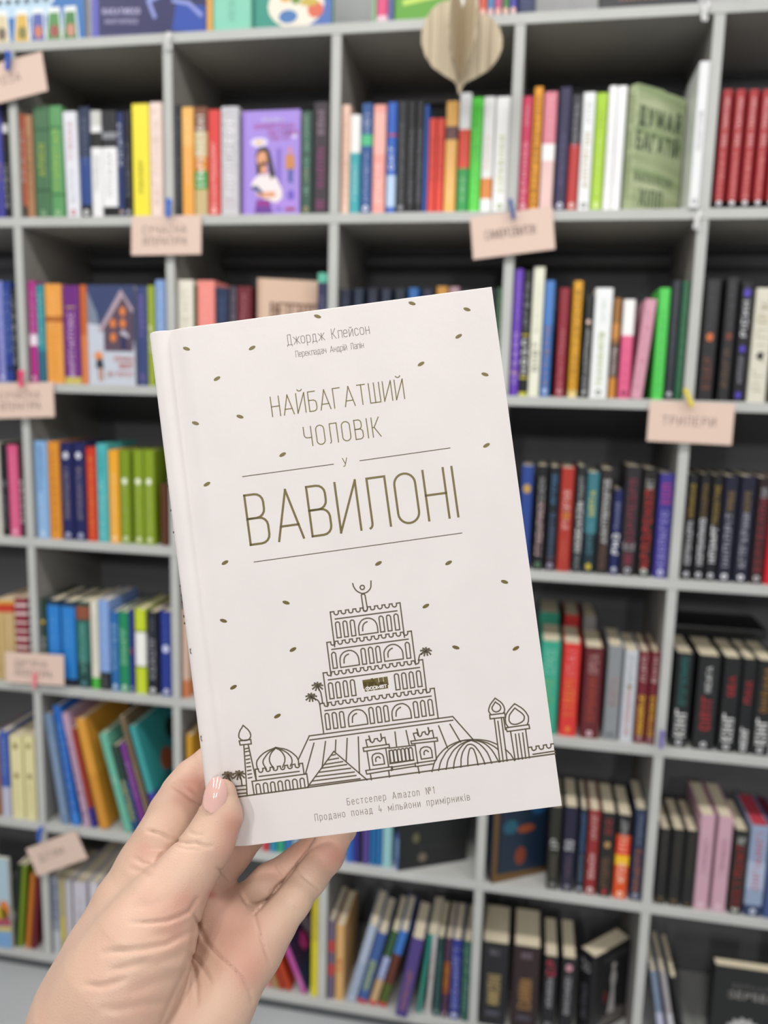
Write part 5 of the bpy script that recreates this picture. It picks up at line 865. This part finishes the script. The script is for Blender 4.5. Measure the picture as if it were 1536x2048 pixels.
THENAR = [(330, 1806, 307, 63), (292, 1878, 303, 93), (243, 1968, 300, 113), (195, 2062, 298, 126)]
INDEX = [(540, 1450, 355, 34), (480, 1490, 354, 38), (425, 1534, 352.5, 41), (389, 1563, 350.5, 43), (369, 1591, 345, 46), (349, 1629, 338, 50), (327, 1680, 332, 55), (303, 1738, 329, 61)]
INDMETA = [(303, 1738, 329, 63), (259, 1818, 324, 70), (221, 1913, 318, 87), (194, 1997, 314, 101), (165, 2080, 312, 112)]
MIDDLE = [(590, 1570, 354, 34), (525, 1630, 355, 38), (462, 1702, 350, 41), (408, 1778, 341, 45)]
RING = [(683, 1657, 359, 31), (650, 1684, 358, 33), (602, 1727, 354, 36), (539, 1769, 347, 38.5), (494, 1812, 340, 42)]
PINKY = [(673, 1672, 350, 31), (651, 1711, 346, 34.5), (620, 1753, 339, 34.5), (583, 1802, 332, 37), (546, 1850, 326.5, 43), (508, 1896, 323, 50)]
PALM = [[(404, 1792, 341, 44), (360, 1880, 335, 62), (300, 2000, 326, 80), (260, 2090, 320, 95)],
        [(478, 1842, 335, 40), (440, 1890, 330, 60), (370, 1990, 322, 72), (320, 2090, 316, 90)],
        [(508, 1896, 324, 52), (470, 1942, 317, 60), (431, 2012, 311, 70), (396, 2090, 306, 84)],
        [(303, 1738, 332, 58), (400, 1800, 341, 46), (476, 1845, 335, 40), (506, 1895, 326, 46)],
        [(440, 1850, 331, 40), (478, 1885, 326, 48)]]
ARM = [(240, 2085, 308, 155), (120, 2330, 296, 160), (-60, 2700, 276, 175)]
CREASE = [ # depth mm, width px, pixel polyline
 (1.0, 3.2, [(357, 1683), (375, 1688), (392, 1686), (408, 1693), (424, 1692)]), (.6, 2.6, [(378, 1664), (392, 1670), (408, 1669)]), (.6, 2.6, [(350, 1692), (372, 1698), (400, 1700)]),
 (1.3, 4.0, [(393, 1798), (378, 1823), (360, 1832.5), (334, 1842), (295, 1846), (262, 1846)]), (1.2, 6.0, [(384, 1862), (333, 1889), (286, 1898), (234, 1902), (208, 1907)]),
 (.8, 6.0, [(300, 1921), (260, 1932), (221, 1941)]), (.9, 5.5, [(246, 1960), (203, 1973), (172, 1970)]), (.7, 8, [(338, 2004), (286, 2009), (234, 2019), (205, 2018)]),
 (.7, 10, [(380, 1848), (345, 1868), (300, 1874)]), (.7, 9, [(370, 1905), (330, 1922), (290, 1934)]), (.7, 10, [(360, 1950), (310, 1964), (262, 1985)]), (.5, 8, [(330, 1800), (300, 1812), (262, 1815)]),
 (1.3, 3.4, [(382, 1820), (396, 1847), (410, 1880), (438, 1913), (467, 1939), (485, 1960), (499, 1981), (504, 2004)]),
 (1.2, 3.8, [(382, 1908), (401, 1927), (410, 1941), (422, 1966)]), (1.3, 3.8, [(380, 1916), (390, 1941), (394, 1972), (394, 2010)]),
 (1.2, 2.8, [(509, 1831), (520, 1871), (532, 1906), (541, 1928)]), (1.0, 2.8, [(474, 1775), (490, 1803), (509, 1829)]), (1.1, 3.2, [(434, 1736), (446, 1745), (457, 1759)]),
 (1.3, 2.2, [(509, 1829), (530, 1806), (551, 1784), (572, 1758), (592, 1733), (612, 1705), (629, 1680)]),
 (.6, 4.5, [(393, 1804), (391, 1850), (382, 1900), (368, 1945), (347, 1990), (322, 2045), (300, 2090)]),
 (.6, 3.4, [(356, 1681), (340, 1693), (322, 1711), (306, 1732)]),
 (.9, 2.3, [(592, 1735), (605, 1751), (621, 1765), (638, 1779)]), (.6, 2.4, [(553, 1791), (572, 1810), (591, 1833)]), (.6, 2.4, [(560, 1785), (579, 1805), (598, 1828)]),
 (.8, 2.3, [(551, 1728), (560, 1742), (572, 1754)]), (.6, 2.3, [(557, 1724), (567, 1738), (579, 1748)]),
 (1.6, 3.5, [(296, 1662), (317, 1667), (334, 1674), (356, 1683)]), (1.5, 3.8, [(346, 1570), (367, 1584), (384, 1599), (404, 1609)]), (.7, 5, [(352, 1562), (376, 1572), (400, 1590)]),
 (.6, 3.8, [(268, 1716), (287, 1727), (306, 1732)]), (.5, 5, [(262, 1738), (285, 1745), (300, 1752)])]
def creases(P, d):
    px = 768 + FP * P[:, 0] / P[:, 2]; py = 1024 + FP * P[:, 1] / P[:, 2]
    add = np.zeros(len(P))
    for A, wv, pl in CREASE:
        xs = [p[0] for p in pl]; ys_ = [p[1] for p in pl]; m_ = wv * 3
        idx = np.where((px > min(xs) - m_) & (px < max(xs) + m_) & (py > min(ys_) - m_) & (py < max(ys_) + m_))[0]
        if len(idx) == 0: continue
        qx, qy = px[idx], py[idx]; best = np.full(len(idx), 1e9); fade = np.ones(len(idx))
        tot = len(pl) - 1
        for s_ in range(tot):
            (ax_, ay_), (bx_, by_) = pl[s_], pl[s_ + 1]; dx, dy = bx_ - ax_, by_ - ay_
            h = np.clip(((qx - ax_) * dx + (qy - ay_) * dy) / (dx * dx + dy * dy), 0, 1)
            dd = np.hypot(qx - ax_ - h * dx, qy - ay_ - h * dy); u_ = (s_ + h) / tot
            nf = np.minimum(1, np.minimum(u_ + .25, 1.2 - u_) * 2.2); fade = np.where(dd < best, nf, fade); best = np.minimum(best, dd)
        g = best / wv
        add[idx] += A * .7 * fade * (np.exp(-g * g * .8) - .07 * np.exp(-(g - 2.4) ** 2))
    return d + add
def sdf(P, fine=True):
    palm = None
    for c_ in PALM:
        e = chain(P, c_, 6); palm = e if palm is None else smin(palm, e, 9)
    im = chain(P, INDMETA, 6); palm = smin(palm, im, 7)
    palm = smin(palm, chain(P, ARM, 10), 14)
    idx = chain(P, INDEX, 3)
    th = chain(P, THUMB, 4); tn = chain(P, THENAR, 8); tg = smin(th, tn, 8)
    px = 768 + FP * P[:, 0] / P[:, 2]; py = 1024 + FP * P[:, 1] / P[:, 2]
    # the web on the radial side is soft, the thumb's palm side overlaps sharply
    s_ = np.clip(((300 - px) * .83 - (1790 - py) * -.56 + 10) / 60, 0, 1); s_ = s_ * s_ * (3 - 2 * s_)
    s_ = np.where(py > 1700, s_, 0)
    k = 1.6 + 8 * s_
    body = smin(palm, idx, 5)
    for f_, k_ in ((MIDDLE, 4), (RING, 4), (PINKY, 4.5)): body = np.minimum(body, smin(palm, chain(P, f_, 3), k_))
    d = smin(body, tg, k)
    if fine: d = creases(P, d)
    return np.maximum(d, P[:, 1] - 338.0)          # the arm ends in a closed cut below the frame
def hand_mesh(h=.85):
    lo = np.array([-225., 85., 262.]); hi = np.array([-5., 345., 378.])
    cs_ = 4; H_ = h * cs_
    nc = np.ceil((hi - lo) / H_).astype(int) + 1
    g = np.stack(np.meshgrid(*[lo[i] + H_ * np.arange(nc[i]) for i in range(3)], indexing='ij'), -1).reshape(-1, 3)
    dc = sdf(g, False).reshape(nc)
    nf = (nc - 1) * cs_ + 1
    V = np.repeat(np.repeat(np.repeat(dc, cs_, 0), cs_, 1), cs_, 2)[:nf[0], :nf[1], :nf[2]].astype(np.float32)
    near = np.abs(V) < H_ * 1.25 + 1.5
    ii = np.argwhere(near)
    P = lo + ii * h; out = np.empty(len(P))
    for s_ in range(0, len(P), 200000): out[s_:s_ + 200000] = sdf(P[s_:s_ + 200000])
    V[near] = out
    ins = V < 0
    a = ins[:-1, :-1, :-1].astype(np.int8)
    cnt = a.copy() * 0
    corners = [(i, j, k) for i in (0, 1) for j in (0, 1) for k in (0, 1)]
    nx, ny, nz = V.shape
    for i, j, k in corners: cnt += ins[i:nx - 1 + i, j:ny - 1 + j, k:nz - 1 + k]
    act = (cnt > 0) & (cnt < 8)
    cells = np.argwhere(act); cid = np.full(act.shape, -1, np.int32); cid[tuple(cells.T)] = np.arange(len(cells))
    cv_ = {c_: V[cells[:, 0] + c_[0], cells[:, 1] + c_[1], cells[:, 2] + c_[2]] for c_ in corners}
    acc = np.zeros((len(cells), 3)); num = np.zeros(len(cells))
    for c_ in corners:
        for ax_ in range(3):
            if c_[ax_] == 0:
                e = list(c_); e[ax_] = 1; e = tuple(e); v0, v1 = cv_[c_], cv_[e]; cr = (v0 < 0) != (v1 < 0)
                t_ = np.where(cr, v0 / np.where(cr, v0 - v1, 1), 0); p = np.tile(np.array(c_, float), (len(cells), 1)); p[:, ax_] += t_
                acc += p * cr[:, None]; num += cr
    verts = lo + (cells + acc / num[:, None]) * h
    faces = []
    for ax_ in range(3):
        o1, o2 = [(1, 2), (2, 0), (0, 1)][ax_]
        sl0 = [slice(None)] * 3; sl1 = [slice(None)] * 3; sl0[ax_] = slice(0, -1); sl1[ax_] = slice(1, None)
        A_, B_ = ins[tuple(sl0)], ins[tuple(sl1)]; ed = np.argwhere(A_ != B_)
        ed = ed[(ed[:, o1] > 0) & (ed[:, o2] > 0) & (ed[:, o1] < act.shape[o1]) & (ed[:, o2] < act.shape[o2])]
        fl_ = A_[tuple(ed.T)]
        def cc(d1, d2):
            e = ed.copy(); e[:, o1] += d1; e[:, o2] += d2; return cid[tuple(e.T)]
        q_ = np.stack([cc(-1, -1), cc(0, -1), cc(0, 0), cc(-1, 0)], 1); q_[~fl_] = q_[~fl_][:, ::-1]
        faces.append(q_)
    faces = np.concatenate(faces); faces = faces[(faces >= 0).all(1)]
    for _ in range(2):
        d0 = sdf(verts); e = .35; gr = np.stack([sdf(verts + np.eye(3)[i] * e) - d0 for i in range(3)], 1) / e
        gl = np.maximum((gr ** 2).sum(1), .2); verts = verts - gr * (np.clip(d0, -.5, .5) / gl)[:, None]
    return verts, faces
hv, hf = hand_mesh()
me = bpy.data.meshes.new('hand')
wv_ = np.array(CAMP)[None] + (hv[:, 0:1] * np.array(RIGHT)[None] + hv[:, 1:2] * np.array(DOWN)[None] + hv[:, 2:3] * np.array(FWD)[None]) / 1000
org = np.array(cam2w(-.10, .17, .32))
me.vertices.add(len(wv_)); me.vertices.foreach_set('co', (wv_ - org).astype(np.float32).ravel())
me.loops.add(len(hf) * 4); me.loops.foreach_set('vertex_index', hf.astype(np.int32).ravel())
me.polygons.add(len(hf)); me.polygons.foreach_set('loop_start', np.arange(0, len(hf) * 4, 4, dtype=np.int32)); me.polygons.foreach_set('loop_total', np.full(len(hf), 4, np.int32))
me.update(calc_edges=True); me.validate()
me.polygons.foreach_set('use_smooth', np.ones(len(me.polygons), bool))
hand = bpy.data.objects.new('hand', me); hand.location = org; C.objects.link(hand)
# check orientation: the normals must point outward
cpx = 768 + FP * hv[:, 0] / hv[:, 2]; cpy = 1024 + FP * hv[:, 1] / hv[:, 2]
BLUSH = [(668, 1712, 32, .65), (470, 1650, 30, .55), (462, 1700, 30, .45), (478, 1885, 55, .42), (440, 1800, 50, .35), (372, 1590, 34, .45), (290, 1700, 26, .4), (392, 1560, 26, .4), (330, 1820, 50, .25), (370, 1800, 26, .3), (500, 1950, 40, .35), (540, 1740, 30, .2), (360, 1870, 40, .25), (600, 1690, 30, .4), (300, 2000, 60, .15), (423, 1790, 7, .8)]
bl_ = np.zeros(len(hv))
for x, y, r_, s_ in BLUSH: bl_ = np.maximum(bl_, 0) + s_ * np.exp(-((cpx - x) ** 2 + (cpy - y) ** 2) / (r_ * r_))
at = me.attributes.new('blush', 'FLOAT', 'POINT'); at.data.foreach_set('value', np.clip(bl_, 0, 1).astype(np.float32))
sk = bpy.data.materials.new('skin'); sk.use_nodes = True; nt = sk.node_tree; bs = nt.nodes['Principled BSDF']
an_ = nt.nodes.new('ShaderNodeAttribute'); an_.attribute_name = 'blush'
tc = nt.nodes.new('ShaderNodeTexCoord'); n1 = nt.nodes.new('ShaderNodeTexNoise'); n1.inputs['Scale'].default_value = 70; n1.inputs['Detail'].default_value = 4
mx0 = nt.nodes.new('ShaderNodeMix'); mx0.data_type = 'RGBA'; mx0.inputs['A'].default_value = (*lin('caad97'), 1); mx0.inputs['B'].default_value = (*lin('c09a88'), 1)
mx = nt.nodes.new('ShaderNodeMix'); mx.data_type = 'RGBA'; mx.inputs['B'].default_value = (*lin('b87a6c'), 1)
nt.links.new(tc.outputs['Object'], n1.inputs['Vector']); nt.links.new(n1.outputs['Fac'], mx0.inputs['Factor']); nt.links.new(mx0.outputs['Result'], mx.inputs['A']); nt.links.new(an_.outputs['Fac'], mx.inputs['Factor']); nt.links.new(mx.outputs['Result'], bs.inputs['Base Color'])
bs.inputs['Roughness'].default_value = .46; bs.inputs['Specular IOR Level'].default_value = .4
bs.inputs['Subsurface Weight'].default_value = .16; bs.inputs['Subsurface Radius'].default_value = (1, .35, .2); bs.inputs['Subsurface Scale'].default_value = .004
vo = nt.nodes.new('ShaderNodeTexVoronoi'); vo.inputs['Scale'].default_value = 900; vo.feature = 'DISTANCE_TO_EDGE'
n2 = nt.nodes.new('ShaderNodeTexNoise'); n2.inputs['Scale'].default_value = 260; n2.inputs['Detail'].default_value = 3
ad = nt.nodes.new('ShaderNodeMath'); ad.operation = 'ADD'; nt.links.new(tc.outputs['Object'], vo.inputs['Vector']); nt.links.new(tc.outputs['Object'], n2.inputs['Vector']); nt.links.new(vo.outputs['Distance'], ad.inputs[0]); nt.links.new(n2.outputs['Fac'], ad.inputs[1])
bp = nt.nodes.new('ShaderNodeBump'); bp.inputs['Strength'].default_value = .4; bp.inputs['Distance'].default_value = .0003; nt.links.new(ad.outputs[0], bp.inputs['Height']); nt.links.new(bp.outputs['Normal'], bs.inputs['Normal'])
me.materials.append(sk)
tag(hand, 'left hand of a person with a pale pink thumbnail, holding the white book from below', 'hand')
# thumbnail: almond plate, curved across, sitting on the thumb tip
NL = MB(); nm_ = mat('dcb0a6', .08, 'nail', .6, coat=1.0)
axd = np.array([.20, -1.0]); axd /= np.linalg.norm(axd); pd = np.array([-axd[1], axd[0]])
base_c = np.array([422., 1626.]); LNG = 75.; rows_ = 16; colsn = 14; vs = []
for i in range(rows_ + 1):
    t_ = i / rows_; s_ = t_ * LNG
    hw = 23.5 * (math.sin(math.pi * min(1, (t_ * .86 + .10))) ** .52 if t_ > 0 else .0)
    hw = 23.0 * (1 - (abs(t_ - .42) / (.42 if t_ < .42 else .58)) ** (2.8 if t_ < .42 else 2.0)) ** .5 if 0 < t_ < 1 else .4
    for j in range(colsn + 1):
        u = (j / colsn * 2 - 1) * hw
        p = base_c + axd * s_ + pd * (u + 1.5 * math.sin(t_ * 3))
        zz = 311.4 + 2.6 * t_ + 3.0 * max(0, t_ - .35) ** 1.6 + (u / 23.5) ** 2 * 2.3
        vs.append((p[0], p[1], zz))
W3 = lambda p: cam2w((p[0] - 768) / FP * p[2] / 1000, (p[1] - 1024) / FP * p[2] / 1000, p[2] / 1000) - Vector(org)
m1 = colsn + 1; N_ = len(vs)
allv = [W3(p) for p in vs] + [W3((p[0], p[1], p[2] + .55)) for p in vs]
fs = []
for i in range(rows_):
    for j in range(colsn):
        a_ = i * m1 + j; fs.append((a_, a_ + 1, a_ + m1 + 1, a_ + m1)); fs.append((N_ + a_ + m1, N_ + a_ + m1 + 1, N_ + a_ + 1, N_ + a_))
for i in range(rows_):
    a_ = i * m1; fs.append((a_ + m1, N_ + a_ + m1, N_ + a_, a_)); a_ = i * m1 + colsn; fs.append((a_, N_ + a_, N_ + a_ + m1, a_ + m1))
for j in range(colsn): fs.append((j, N_ + j, N_ + j + 1, j + 1)); a_ = rows_ * m1 + j; fs.append((a_ + 1, N_ + a_ + 1, N_ + a_, a_))
NL.add(allv, fs, nm_, True); nail = NL.build('fingernail', hand, 50); nail['label'] = 'glossy pale pink almond thumbnail'
